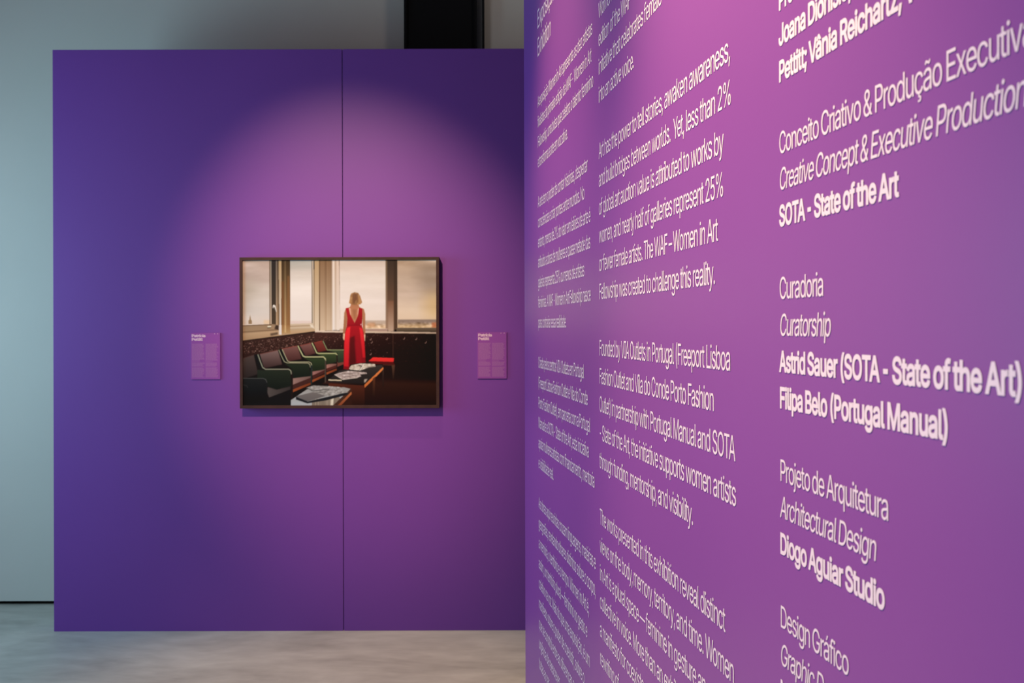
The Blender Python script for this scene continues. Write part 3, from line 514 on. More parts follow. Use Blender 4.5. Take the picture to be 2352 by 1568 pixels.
j333|105 759 0 -272 41 0 227 759 -41 0 0 -273 227 -60 0 273 0 -46 203 -181 17 34 -17 -34 129 -258 33 18 -33 -18 8 -285 49 0 -9 0 -20 -285 9 0 0 37 -20 -173 0 -37 8 0 4 -173 -8 0 35 0 81 -144 -16 -20 16 20 105 -58 0 -37 0 272|167 886 24 0 -23 0 107 909 17 -16 -17 16 82 966 0 -22 0 23 107 1024 -17 -16 17 16 167 1047 -23 0 24 0 227 1024 -17 16 17 -16 252 966 0 23 0 -22 227 909 17 16 -17 -16
k761|220 273 45 42 0 50 220 423 0 -50 7 0 241 423 -7 0 109 112 569 759 -109 -112 51 0 720 759 -51 0 -117 -120 368 399 117 120 -5 0 354 399 5 0 -45 -42|105 0 41 0 0 339 105 1017 0 -339 41 0 227 1017 -41 0 0 -339 227 0 0 339 -41 0|588 0 52 0 -97 124 296 371 97 -124 29 29 382 457 -29 -29 121 -152 744 0 -121 152 -52 0
l378|279 -5 15 0 -59 0 148 40 28 -30 -28 30 105 169 0 -56 0 283 105 1017 0 -283 41 0 227 1017 -41 0 0 -273 227 197 0 273 0 -35 240 125 -9 14 9 -14 292 104 -26 0 12 0 321 105 -7 -1 7 1 339 109 -6 -1 7 -34 361 5 -7 34 -10 -3 323 -2 15 2 -15 -2
m1220|105 0 41 0 0 253 105 759 0 -253 40 0 224 759 -40 0 0 -56 225 591 0 56 -3 0 215 591 3 0 10 41 265 692 -23 -27 23 27 344 752 -30 -13 30 13 438 772 -33 0 56 0 575 721 -35 34 35 -34 642 589 -10 54 -6 0 625 589 6 0 9 37 674 686 -24 -27 24 27 761 750 -34 -15 34 15 873 772 -41 0 44 0 994 744 -36 19 36 -19 1081 657 -22 39 22 -39 1114 510 0 59 0 -170 1114 0 0 170 -41 0 991 0 41 0 0 169 991 507 0 -169 0 55 945 625 31 -24 -31 24 837 661 41 0 -34 0 748 639 25 14 -25 -14 691 580 13 25 -13 -25 671 494 0 32 0 -165 671 0 0 165 -41 0 548 0 41 0 0 173 548 520 0 -173 0 42 506 622 28 -26 -28 26 399 661 43 0 -30 0 315 640 26 14 -26 -14 252 578 16 27 -16 -27 227 476 0 41 0 -159 227 0 0 159 -41 0
n819|227 453 0 44 0 -151 227 0 0 151 -41 0 105 0 41 0 0 253 105 759 0 -253 39 0 223 759 -39 0 0 -61 224 575 0 61 -6 0 205 575 6 0 23 70 304 724 -43 -30 43 30 455 769 -57 0 51 0 590 737 -39 21 39 -21 681 642 -22 43 22 -43 714 481 0 65 0 -160 714 0 0 160 -41 0 592 0 41 0 0 157 592 470 0 -157 0 59 546 609 31 -33 -31 33 420 658 53 0 -36 0 322 635 29 16 -29 -16 253 565 17 30 -17 -30
o830|414 -16 70 0 -69 0 234 33 52 -33 -52 33 112 170 29 -59 -29 59 68 375 0 -78 0 79 112 582 -29 -59 29 59 234 720 -52 -33 52 33 414 769 -69 0 70 0 597 720 -52 33 52 -33 719 582 -29 59 29 -59 762 375 0 79 0 -78 719 170 29 59 -29 -59 597 33 52 33 -52 -33|414 93 -50 0 51 0 540 132 -33 -26 33 26 614 235 -16 -43 16 43 638 375 0 -51 0 51 614 516 16 -43 -16 43 540 620 33 -26 -33 26 414 660 51 0 -50 0 290 620 33 26 -33 -26 217 517 16 43 -16 -43 193 375 0 51 0 -51 217 235 -16 43 16 -43 290 132 -33 26 33 -26
p849|105 -285 41 0 0 348 105 759 0 -348 40 0 224 759 -40 0 0 -40 224 638 0 40 4 0 236 638 -4 0 9 15 274 691 -16 -20 16 20 343 745 -29 -16 29 16 458 769 -48 0 63 0 626 721 -48 32 48 -32 740 585 -27 59 27 -59 780 378 0 80 0 -80 740 169 27 59 -27 -59 626 32 48 32 -48 -32 459 -16 63 0 -46 0 345 8 29 -16 -29 16 276 62 17 -21 -17 21 236 117 10 -16 -3 0 227 117 3 0 0 -134 227 -285 0 134 -41 0|440 94 -46 0 47 0 559 131 -32 -25 32 25 632 233 -16 -43 16 43 656 379 0 -54 0 53 632 522 16 -42 -16 42 560 623 32 -25 -32 25 440 660 47 0 -47 0 322 624 32 24 -32 -24 250 526 16 42 -16 -42 225 379 0 56 0 -56 250 230 -17 43 17 -43 323 130 -32 24 32 -24
q849|744 -285 0 348 -41 0 621 -285 41 0 0 134 621 117 0 -134 -3 0 612 117 3 0 -9 -16 574 62 17 21 -17 -21 505 8 29 16 -29 -16 391 -16 47 0 -63 0 223 32 48 -32 -48 32 109 169 27 -59 -27 59 68 378 0 -80 0 80 110 585 -28 -59 28 59 224 721 -48 -32 48 32 391 769 -63 0 47 0 506 745 -29 16 29 -16 575 691 -17 20 17 -20 613 638 -9 15 4 0 625 638 -4 0 0 40 625 759 0 -40 39 0 744 759 -39 0 0 -348|409 94 -47 0 46 0 526 130 -32 -24 32 24 599 230 -16 -43 16 43 623 379 0 -56 0 56 599 526 16 -42 -16 42 527 624 32 -24 -32 24 409 660 46 0 -48 0 289 623 32 25 -32 -25 217 522 16 42 -16 -42 193 379 0 53 0 -54 217 233 -16 43 16 -43 290 131 -32 25 32 -25
r518|105 0 41 0 0 253 105 759 0 -253 39 0 223 759 -39 0 0 -39 223 642 0 39 3 0 231 642 -3 0 14 38 305 734 -35 -23 35 23 426 770 -46 0 10 0 459 769 -12 0 12 0 487 767 -7 0 0 -41 487 645 0 41 -4 1 460 649 14 -2 -14 2 414 651 16 0 -36 0 318 629 28 15 -28 -15 252 567 16 27 -16 -27 227 474 0 36 0 -158 227 0 0 158 -41 0
s730|364 -16 59 0 -52 0 224 7 41 -15 -41 15 124 76 26 -30 -26 30 71 188 9 -45 39 8 188 213 -39 -8 10 -42 248 121 -30 20 30 -20 363 91 -46 0 53 0 489 125 -31 -23 31 23 536 206 0 -31 0 26 508 271 19 -18 -19 18 424 310 37 -8 -42 10 298 340 42 -10 -69 16 144 416 34 -34 -34 34 94 548 0 -53 0 44 130 663 -24 -33 24 33 230 741 -42 -19 42 19 374 769 -54 0 52 0 508 745 -37 16 37 -16 598 678 -23 28 23 -28 648 580 -10 37 -37 -8 536 554 37 8 -9 29 485 631 25 -23 -25 23 375 665 49 0 -46 0 262 634 30 21 -30 -21 217 554 0 32 0 -28 248 487 -20 17 20 -17 343 446 -43 10 38 -9 459 419 -38 9 69 -16 612 343 -33 34 33 -34 662 213 0 52 0 -45 625 94 25 35 -25 -35 520 13 45 20 -45 -20
t455|408 759 -132 0 0 -35 408 654 0 35 -132 0 13 654 132 0 0 35 13 759 0 -35 132 0|130 942 0 -252 41 0 252 942 -41 0 0 -249 252 195 0 249 0 -33 272 123 -13 15 13 -15 341 100 -32 0 8 0 370 102 -12 -2 12 2 404 107 -10 -2 8 -35 426 3 -8 35 -12 -4 384 -5 16 2 -16 -2 337 -8 15 0 -66 0 184 43 36 -34 -36 34 130 186 0 -61 0 252
u820|365 -10 56 0 -51 0 230 22 39 -21 -39 21 138 117 22 -43 -22 43 105 278 0 -64 0 160 105 759 0 -160 41 0 227 759 -41 0 0 -157 227 288 0 157 0 -59 274 150 -31 33 31 -33 400 100 -53 0 36 0 498 124 -29 -16 29 16 567 194 -17 -31 17 31 592 305 0 -44 0 151 592 759 0 -151 41 0 714 759 -41 0 0 -253 714 0 0 253 -39 0 596 0 39 0 0 61 596 184 0 -61 6 0 615 184 -6 0 -24 -71 514 34 43 29 -43 -29
v778|325 0 43 0 -97 253 35 759 97 -253 45 0 169 759 -45 0 54 -150 330 310 -54 150 17 -46 374 174 -12 45 12 -45 411 42 -13 43 -14 0 368 42 14 0 13 43 406 174 -12 -45 12 45 448 310 -16 -46 54 150 610 759 -54 -150 44 0 743 759 -44 0 -97 -253 453 0 97 253 -43 0
w1134|275 0 41 0 -77 253 45 759 77 -253 43 0 174 759 -43 0 31 -110 267 427 -31 110 13 -46 308 273 -14 57 14 -57 350 83 -14 70 -7 0 330 83 7 0 14 67 371 269 -14 -57 14 57 412 427 -14 -48 30 110 504 759 -30 -110 43 0 633 759 -43 0 30 -110 723 427 -30 110 13 -47 763 271 -14 57 14 -57 804 83 -14 69 -7 0 783 83 7 0 15 68 826 270 -14 -57 14 57 867 427 -13 -48 31 110 960 759 -31 -110 43 0 1089 759 -43 0 -77 -253 859 0 77 253 -41 0 737 0 41 0 -33 114 638 343 33 -114 -10 35 609 450 10 -36 -10 36 581 561 9 -38 -9 38 553 675 10 -39 9 0 581 675 -9 0 -9 -38 553 561 9 38 -9 -38 525 449 10 36 -10 -36 496 343 10 34 -33 -114 397 0 33 114 -41 0
x757|42 0 47 0 100 145 343 436 -100 -145 0 -31 342 342 0 31 -95 139 57 759 95 -139 48 0 200 759 -48 0 32 -49 295 611 -32 49 24 -37 358 507 -18 33 18 -33 414 412 -19 30 -21 0 351 412 21 0 20 30 405 507 -16 -33 16 33 466 611 -25 -37 32 49 563 759 -32 -49 47 0 703 759 -47 0 -95 -140 417 337 95 140 0 30 417 428 0 -30 99 -143 716 0 -99 143 -47 0 574 0 47 0 -37 57 462 171 37 -57 -24 36 400 272 18 -32 -18 32 346 363 19 -29 21 0 409 363 -21 0 -19 -29 357 272 16 32 -16 -32 296 171 24 36 -38 -57 183 0 38 57 -47 0
y778|95 -277 7 -3 9 35 123 -171 -9 -35 7 -1 143 -175 -7 1 24 -5 208 -178 -20 -3 20 3 260 -148 -16 -17 16 17 301 -71 -11 -35 8 23 325 -3 -8 -23 -97 254 35 759 97 -254 45 0 169 759 -45 0 54 -150 330 310 -54 150 17 -46 374 173 -12 45 12 -45 411 42 -13 43 -15 0 367 42 15 0 13 43 405 174 -12 -45 12 45 448 310 -16 -46 54 150 610 759 -54 -150 44 0 743 759 -44 0 -112 -292 408 -116 112 292 -15 -40 353 -214 21 26 -21 -26 279 -271 28 13 -28 -13 183 -290 36 0 -20 0 129 -286 15 -3 -15 3
z761|83 0 198 0 0 30 83 91 0 -30 142 183 508 639 -142 -183 0 2 508 646 0 -2 -137 0 96 646 137 0 0 38 96 759 0 -38 190 0 665 759 -190 0 0 -32 665 662 0 32 -138 -180 252 120 138 180 0 -3 252 113 0 3 142 0 677 113 -142 0 0 -38 677 0 0 38 -198 0
0906|453 -14 76 0 -76 0 260 48 53 -41 -53 41 138 227 28 -78 -28 78 96 508 0 -110 0 110 138 790 -28 -78 28 78 261 969 -53 -41 53 41 453 1031 -75 0 75 0 646 969 -53 41 53 -41 768 790 -28 78 28 -78 811 508 0 110 0 -110 769 227 28 78 -28 -78 647 48 53 41 -53 -41|453 99 -50 0 50 0 580 147 -35 -32 35 32 660 287 -18 -61 18 61 688 508 0 -86 0 87 660 730 18 -61 -18 61 580 870 35 -33 -35 33 453 919 50 0 -50 0 326 870 35 33 -35 -33 246 730 18 61 -18 -61 219 508 0 87 0 -86 246 287 -18 61 18 -61 326 147 -35 32 35 -32
1906|153 0 210 0 0 36 153 109 0 -36 210 0 782 109 -210 0 0 -36 782 0 0 36 -210 0|552 1017 -52 0 0 -339 552 0 0 339 -42 0 425 0 42 0 0 299 425 897 0 -299 -2 0 419 897 2 0 -82 -60 172 716 82 60 0 46 172 854 0 -46 75 55 397 1017 -75 -55 52 0
2906|128 0 217 0 0 32 128 95 0 -32 114 121 468 457 -114 -121 39 41 564 565 -25 -31 25 31 621 653 -13 -28 13 28 640 743 0 -32 0 36 615 837 17 -26 -17 26 546 898 29 -14 -29 14 447 919 37 0 -40 0 344 895 29 16 -29 -16 278 827 16 29 -16 -29 254 724 0 40 -41 0 131 724 41 0 0 61 172 885 -28 -46 28 46 286 992 -48 -26 48 26 450 1031 -61 0 61 0 612 993 -47 25 47 -25 722 890 -27 43 27 -43 762 745 0 54 0 -38 742 635 13 35 -13 -35 672 517 33 43 -33 -43 534 359 59 62 -76 -79 305 121 76 79 0 -3 305 113 0 3 158 0 778 113 -158 0 0 -38 778 0 0 38 -217 0
3906|436 -14 69 0 -62 0 265 19 52 -22 -52 22 140 115 32 -41 -32 41 87 264 4 -58 44 0 219 264 -44 0 3 -35 253 174 -20 25 20 -25 330 118 -32 13 32 -13 437 100 -39 0 42 0 550 122 -33 -15 33 15 629 186 -19 -28 19 28 658 290 0 -41 0 37 632 392 18 -31 -18 31 549 467 38 -19 -38 19 402 495 61 0 -30 0 313 495 30 0 0 34 313 598 0 -34 87 99 576 897 -87 -99 0 3 576 904 0 -3 -145 0 139 904 145 0 0 38 139 1017 0 -38 202 0 745 1017 -202 0 0 -32 745 921 0 32 -107 -122 423 557 107 122 0 7 423 578 0 -7 75 8 617 552 -54 25 54 -25 742 445 -29 46 29 -46 786 290 0 57 0 -59 741 132 30 46 -30 -46 617 25 52 26 -52 -26
4906|79 211 249 0 0 35 79 317 0 -35 138 234 494 1017 -138 -234 43 0 621 1017 -43 0 -135 -229 217 332 135 229 0 -2 217 325 0 2 203 0 826 325 -203 0 0 -38 826 211 0 38 -249 0|563 0 41 0 0 81 563 242 0 -81 0 17 563 292 0 -17 0 114 563 635 0 -114 41 0 686 635 -41 0 0 -212 686 0 0 212 -41 0
5906|442 -14 66 0 -61 0 280 22 48 -24 -48 24 166 120 28 -41 -28 41 119 261 2 -52 42 0 244 261 -42 0 3 -31 276 178 -18 24 18 -24 347 121 -29 14 29 -14 442 100 -35 0 41 0 552 129 -32 -19 32 19 628 209 -18 -34 18 34 656 324 0 -43 0 44 627 442 19 -35 -19 35 549 524 33 -20 -33 20 436 554 43 0 -34 0 335 537 33 11 -33 -11 256 492 20 19 -41 5 135 505 41 -5 19 171 192 1017 -19 -171 180 0 733 1017 -180 0 0 -38 733 904 0 38 -144 0 301 904 144 0 -11 -100 268 603 11 100 2 0 272 603 -2 0 22 20 355 650 -33 -12 33 12 459 667 -36 0 46 0 588 642 -39 17 39 -17 690 571 -29 31 29 -31 758 462 -16 41 16 -41 782 326 0 49 0 -66 738 151 29 51 -29 -51 617 30 51 29 -51 -29
6906|453 -14 63 0 -63 0 284 29 49 -29 -49 29 169 149 28 -51 -28 51 127 324 0 -66 0 49 159 478 -22 -54 22 54 274 681 -55 -81 77 112 505 1017 -77 -112 46 0 644 1017 -46 0 -114 -165 302 522 114 165 -4 0 291 522 4 0 9 19 330 575 -17 -16 17 16 391 614 -24 -10 24 10 470 628 -29 0 62 0 632 589 -46 26 46 -26 739 480 -26 47 26 -47 778 314 0 63 0 -63 735 145 28 49 -28 -49 620 29 49 28 -49 -28|453 97 -40 0 40 0 557 125 -30 -19 30 19 629 203 -18 -33 18 33 655 314 0 -41 0 43 629 427 18 -32 -18 32 557 503 30 -18 -30 18 453 531 40 0 -40 0 348 503 30 18 -30 -18 276 428 17 32 -17 -32 250 317 0 42 0 -43 276 203 -17 33 17 -33 348 125 -30 19 30 -19
7906|194 0 45 0 151 299 647 897 -151 -299 0 3 647 904 0 -3 -174 0 124 904 174 0 0 38 124 1017 0 -38 219 0 781 1017 -219 0 0 -40 781 897 0 40 -150 -299 330 0 150 299 -45 0
8906|453 -14 68 0 -69 0 271 23 52 -24 -52 24 148 124 30 -43 -30 43 104 270 0 -55 0 43 130 390 -18 -37 18 37 202 482 -30 -25 30 25 305 529 -38 -7 0 2 305 534 0 -2 -50 12 185 616 30 -42 -30 42 141 761 0 -55 0 52 181 900 -27 -41 27 41 292 996 -47 -23 47 23 453 1031 -61 0 60 0 612 996 -47 23 47 -23 723 900 -27 41 27 -41 763 761 0 52 0 -54 719 616 30 42 -30 -42 601 534 49 12 0 -2 601 529 0 2 37 -7 702 482 -30 25 30 -25 775 390 -18 37 18 -37 802 270 0 43 0 -55 757 124 30 43 -30 -43 634 23 52 24 -52 -24|453 98 -46 0 45 0 569 121 -33 -15 33 15 646 183 -18 -27 18 27 673 277 0 -36 0 38 645 377 19 -29 -19 29 566 446 33 -17 -33 17 453 470 42 0 -43 0 338 446 33 17 -33 -17 259 377 19 29 -19 -29 231 277 0 38 0 -36 258 183 -18 27 18 -27 335 121 -33 15 33 -15|453 579 -36 0 36 0 548 601 -28 -14 28 14 614 661 -16 -26 16 26 638 751 0 -34 0 34 615 840 15 -25 -15 25 550 899 28 -14 -28 14 453 920 37 0 -37 0 355 899 28 14 -28 -14 289 840 16 25 -16 -25 266 751 0 34 0 -34 289 661 -16 26 16 -26 355 601 -28 14 28 -14
9906|452 1031 -62 0 63 0 620 988 -49 29 49 -29 736 869 -28 51 28 -51 778 694 0 66 0 -49 745 539 22 54 -22 -54 630 337 55 81 -76 -112 401 0 76 112 -47 0 261 0 47 0 114 165 603 495 -114 -165 4 0 615 495 -4 0 -9 -19 575 442 17 16 -17 -16 513 404 24 10 -24 -10 436 389 28 0 -61 0 274 428 46 -26 -46 26 166 538 26 -47 -26 47 127 703 0 -63 0 64 169 873 -28 -49 28 49 285 989 -49 -28 49 28|452 920 40 0 -39 0 348 892 30 19 -30 -19 277 815 17 33 -17 -33 251 703 0 41 0 -42 277 591 -17 33 17 -33 348 515 -30 18 30 -18 452 487 -39 0 40 0 557 514 -30 -18 30 18 629 590 -17 -32 17 32 655 701 0 -41 0 43 629 814 17 -33 -17 33 558 892 30 -19 -30 19
.376|191 -9 25 0 -25 0 126 18 18 -18 -18 18 99 82 0 -25 0 25 126 147 -18 -18 18 18 191 173 -25 0 25 0 255 147 -18 18 18 -18 282 82 0 25 0 -25 255 18 18 18 -18 -18
,376|75 -239 31 0 20 127 135 142 -20 -127 46 0 274 142 -46 0 -35 -127 169 -239 35 127 -31 0
;376|75 -239 31 0 20 127 135 142 -20 -127 46 0 274 142 -46 0 -35 -127 169 -239 35 127 -31 0|207 541 25 0 -25 0 142 568 18 -18 -18 18 115 632 0 -25 0 25 142 697 -18 -18 18 18 207 724 -25 0 25 0 272 697 -18 18 18 -18 298 632 0 25 0 -25 272 568 18 18 -18 -18
:376|191 -9 25 0 -25 0 126 18 18 -18 -18 18 99 82 0 -25 0 25 126 147 -18 -18 18 18 191 173 -25 0 25 0 255 147 -18 18 18 -18 282 82 0 25 0 -25 255 18 18 18 -18 -18|191 541 25 0 -25 0 126 568 18 -18 -18 18 99 632 0 -25 0 25 126 697 -18 -18 18 18 191 724 -25 0 25 0 255 697 -18 18 18 -18 282 632 0 25 0 -25 255 568 18 18 -18 -18
-906|674 489 -149 0 0 -38 674 376 0 38 -149 0 228 376 149 0 0 38 228 489 0 -38 149 0
–699|699 489 -233 0 0 -38 699 376 0 38 -233 0 0 376 233 0 0 38 0 489 0 -38 233 0
—1398|1398 489 -466 0 0 -38 1398 376 0 38 -466 0 0 376 466 0 0 38 0 489 0 -38 466 0
(546|178 413 0 -100 0 75 201 647 -15 -81 15 81 263 882 -26 -75 26 75 353 1078 -34 -56 40 0 472 1078 -40 0 -35 -71 382 856 25 77 -25 -77 323 627 14 76 -14 -76 302 413 0 67 0 -61 321 229 -12 62 12 -62 376 32 -25 69 25 -69 472 -192 -39 81 -40 0 353 -192 40 0 -57 98 223 109 30 -102 -30 102
)546|74 -192 40 0 40 82 172 36 -25 -69 25 69 226 233 -12 -62 12 62 244 413 0 -59 0 67 223 627 14 -76 -14 76 165 856 25 -77 -25 77 74 1078 35 -71 40 0 193 1078 -40 0 34 -56 283 882 -26 75 26 -75 346 647 -15 82 15 -82 368 413 0 74 0 -102 323 107 30 102 -30 -102 193 -192 56 97 -40 0
%1352|351 565 43 0 -43 0 241 594 30 -19 -30 19 173 670 15 -32 -15 32 150 775 0 -38 0 17 150 825 0 -17 0 38 173 929 -16 -32 16 32 242 1005 -30 -19 30 19 351 1034 -43 0 44 0 461 1005 -30 19 30 -19 528 929 -15 32 15 -32 551 825 0 38 0 -17 551 775 0 17 0 -38 528 670 15 32 -15 -32 460 594 30 19 -30 -19|351 655 -35 0 35 0 425 691 -15 -24 15 24 447 775 0 -32 0 17 447 825 0 -17 0 31 425 909 14 -24 -14 24 351 945 35 0 -34 0 277 909 15 24 -15 -24 254 825 0 31 0 -17 254 775 0 17 0 -32 276 691 -15 24 15 -24|1002 -19 43 0 -43 0 892 9 30 -19 -30 19 824 85 15 -32 -15 32 801 191 0 -38 0 16 801 240 0 -16 0 38 825 344 -16 -32 16 32 893 421 -30 -19 30 19 1002 449 -43 0 43 0 1112 421 -30 19 30 -19 1179 344 -15 32 15 -32 1202 240 0 38 0 -16 1202 191 0 16 0 -38 1179 85 15 32 -15 -32 1111 9 30 19 -30 -19|1002 70 -35 0 34 0 1076 106 -15 -24 15 24 1098 191 0 -32 0 16 1098 240 0 -16 0 32 1076 324 14 -24 -14 24 1002 361 35 0 -34 0 928 324 15 24 -15 -24 905 240 0 32 0 -16 905 191 0 16 0 -32 928 106 -15 24 15 -24|265 0 39 0 233 339 964 1017 -233 -339 39 0 1080 1017 -39 0 -233 -339 381 0 233 339 -39 0
&895|393 -14 50 0 -66 0 221 24 49 -25 -49 25 108 124 26 -42 -26 42 68 266 0 -53 0 43 95 379 -18 -32 18 32 169 469 -32 -28 32 28 281 558 -42 -31 51 38 432 671 -51 -38 13 10 473 704 -14 -13 14 13 509 750 -10 -17 10 17 524 810 0 -23 0 32 491 890 22 -21 -22 21 403 922 37 0 -25 0 336 906 20 10 -20 -10 290 862 11 19 -11 -19 274 798 0 25 0 -25 291 726 -11 23 11 -23 337 654 -20 25 20 -25 408 568 -27 32 156 -189 875 0 -156 189 -49 0 728 0 49 0 -128 154 343 463 128 -154 -38 46 242 585 29 -35 -29 35 175 688 16 -33 -16 33 151 797 0 -39 0 45 182 916 -20 -35 20 35 269 998 -38 -20 38 20 400 1027 -50 0 51 0 531 998 -37 20 37 -20 617 919 -20 33 20 -33 647 808 0 41 0 -30 630 723 11 26 -11 -26 583 650 20 23 -20 -23 512 586 27 20 -68 -50 309 435 68 50 -42 -31 220 349 17 26 -17 -26 194 262 0 31 0 -33 219 175 -16 25 16 -25 286 115 -29 15 29 -15 386 93 -37 0 41 0 502 118 -37 -17 37 17 602 191 -30 -31 30 31 672 303 -17 -43 17 43 698 449 0 -54 39 0 815 449 -39 0 0 -65 793 287 15 43 -15 -43 742 185 20 26 -20 -26 690 124 15 15 -8 -10 666 94 8 10 -33 -36 542 13 50 18 -50 -18
ç791|414 -16 38 0 -69 0 234 33 52 -33 -52 33 112 170 29 -59 -29 59 68 375 0 -78 0 79 112 582 -29 -59 29 59 234 720 -52 -33 52 33 414 769 -69 0 37 0 520 754 -33 10 33 -10 610 712 -27 18 27 -18 680 644 -19 27 19 -27 723 554 -10 33 -39 -10 606 524 39 10 -5 20 581 578 11 -16 -11 16 540 621 16 -12 -16 12 484 650 21 -7 -21 7 414 660 25 0 -50 0 290 620 33 26 -33 -26 217 517 16 43 -16 -43 193 375 0 51 0 -51 217 235 -16 43 16 -43 290 132 -33 26 33 -26 414 93 -50 0 26 0 485 103 -21 -7 21 7 541 132 -16 -13 16 13 583 177 -11 -18 11 18 608 234 -5 -20 39 -10 726 205 -39 10 -10 -35 682 112 19 27 -19 -27 612 43 27 19 -27 -19 521 -1 33 10 -33 -10|339 -285 27 0 0 24 339 -214 0 -24 27 0 419 -214 -27 0 25 0 471 -204 -10 -7 10 7 486 -169 0 -17 0 16 471 -134 10 -7 -10 7 419 -124 25 0 -19 0 363 -124 19 0 7 52 384 33 -7 -52 22 0 449 33 -22 0 0 -11 449 0 0 11 0 -20 449 -59 0 20 44 -2 546 -88 -21 18 21 -18 578 -169 0 36 0 -40 539 -257 26 19 -26 -19 420 -285 54 0 -27 0
ã778|320 -17 44 0 -48 0 189 10 39 -18 -39 18 95 89 23 -35 -23 35 61 216 0 -50 0 44 86 322 -17 -27 17 27 155 386 -29 -16 29 16 251 421 -35 -8 35 8 356 440 -35 -5 46 6 467 453 -28 -3 28 3 531 470 -14 -8 14 8 551 509 0 -19 0 1 551 513 0 -1 0 31 533 593 12 -22 -12 22 480 644 24 -12 -24 12 391 662 35 0 -36 0 298 645 26 11 -26 -11 235 602 16 17 -16 -17 200 548 7 19 -39 12 82 582 39 -12 18 46 157 692 -32 -27 32 27 266 751 -40 -12 40 12 388 769 -41 0 27 0 478 759 -33 7 33 -7 572 721 -30 18 30 -18 645 640 -19 35 19 -35 673 503 0 57 0 -168 673 0 0 168 -40 0 553 0 40 0 0 35 553 104 0 -35 -3 0 545 104 3 0 -9 -18 504 49 19 19 -19 -19 431 2 30 13 -30 -13|341 91 -30 0 46 0 456 117 -31 -18 31 18 527 186 -16 -28 16 28 551 276 0 -31 0 35 551 380 0 -35 -5 -6 519 364 16 5 -16 -5 463 352 21 4 -21 -4 400 342 20 3 -20 -3 351 336 13 2 -29 -4 269 317 26 9 -26 -9 207 279 15 17 -15 -17 184 210 0 29 0 -26 204 144 -13 18 13 -18 259 104 -24 9 24 -9|468 892 34 0 -17 0 418 901 16 -6 -16 6 372 921 14 -8 -14 8 333 941 12 -6 -12 6 302 949 9 0 -12 0 276 932 6 11 -6 -11 266 895 1 13 -28 0 180 895 28 0 1 41 209 997 -18 -27 18 27 290 1037 -36 0 18 0 339 1028 -15 6 15 -6 382 1008 -13 8 13 -8 420 988 -12 6 12 -6 455 979 -11 0 11 0 481 992 -6 -9 6 9 493 1034 -2 -19 28 0 576 1034 -28 0 -1 -42 546 931 19 26 -19 -26
â778|320 -17 44 0 -48 0 189 10 39 -18 -39 18 95 89 23 -35 -23 35 61 216 0 -50 0 44 86 322 -17 -27 17 27 155 386 -29 -16 29 16 251 421 -35 -8 35 8 356 440 -35 -5 46 6 467 453 -28 -3 28 3 531 470 -14 -8 14 8 551 509 0 -19 0 1 551 513 0 -1 0 31 533 593 12 -22 -12 22 480 644 24 -12 -24 12 391 662 35 0 -36 0 298 645 26 11 -26 -11 235 602 16 17 -16 -17 200 548 7 19 -39 12 82 582 39 -12 18 46 157 692 -32 -27 32 27 266 751 -40 -12 40 12 388 769 -41 0 27 0 478 759 -33 7 33 -7 572 721 -30 18 30 -18 645 640 -19 35 19 -35 673 503 0 57 0 -168 673 0 0 168 -40 0 553 0 40 0 0 35 553 104 0 -35 -3 0 545 104 3 0 -9 -18 504 49 19 19 -19 -19 431 2 30 13 -30 -13|341 91 -30 0 46 0 456 117 -31 -18 31 18 527 186 -16 -28 16 28 551 276 0 -31 0 35 551 380 0 -35 -5 -6 519 364 16 5 -16 -5 463 352 21 4 -21 -4 400 342 20 3 -20 -3 351 336 13 2 -29 -4 269 317 26 9 -26 -9 207 279 15 17 -15 -17 184 210 0 29 0 -26 204 144 -13 18 13 -18 259 104 -24 9 24 -9|280 871 33 40 -40 0 160 871 40 0 0 2 160 876 0 -2 53 61 320 1058 -53 -61 39 0 436 1058 -39 0 54 -61 597 876 -54 61 0 -2 597 871 0 2 -41 0 475 871 41 0 -32 40 378 990 32 -40 -33 -40
á778|320 -17 44 0 -48 0 189 10 39 -18 -39 18 95 89 23 -35 -23 35 61 216 0 -50 0 44 86 322 -17 -27 17 27 155 386 -29 -16 29 16 251 421 -35 -8 35 8 356 440 -35 -5 46 6 467 453 -28 -3 28 3 531 470 -14 -8 14 8 551 509 0 -19 0 1 551 513 0 -1 0 31 533 593 12 -22 -12 22 480 644 24 -12 -24 12 391 662 35 0 -36 0 298 645 26 11 -26 -11 235 602 16 17 -16 -17 200 548 7 19 -39 12 82 582 39 -12 18 46 157 692 -32 -27 32 27 266 751 -40 -12 40 12 388 769 -41 0 27 0 478 759 -33 7 33 -7 572 721 -30 18 30 -18 645 640 -19 35 19 -35 673 503 0 57 0 -168 673 0 0 168 -40 0 553 0 40 0 0 35 553 104 0 -35 -3 0 545 104 3 0 -9 -18 504 49 19 19 -19 -19 431 2 30 13 -30 -13|341 91 -30 0 46 0 456 117 -31 -18 31 18 527 186 -16 -28 16 28 551 276 0 -31 0 35 551 380 0 -35 -5 -6 519 364 16 5 -16 -5 463 352 21 4 -21 -4 400 342 20 3 -20 -3 351 336 13 2 -29 -4 269 317 26 9 -26 -9 207 279 15 17 -15 -17 184 210 0 29 0 -26 204 144 -13 18 13 -18 259 104 -24 9 24 -9|324 858 33 0 32 67 420 1058 -32 -67 46 0 557 1058 -46 0 -44 -67 425 858 44 67 -33 0
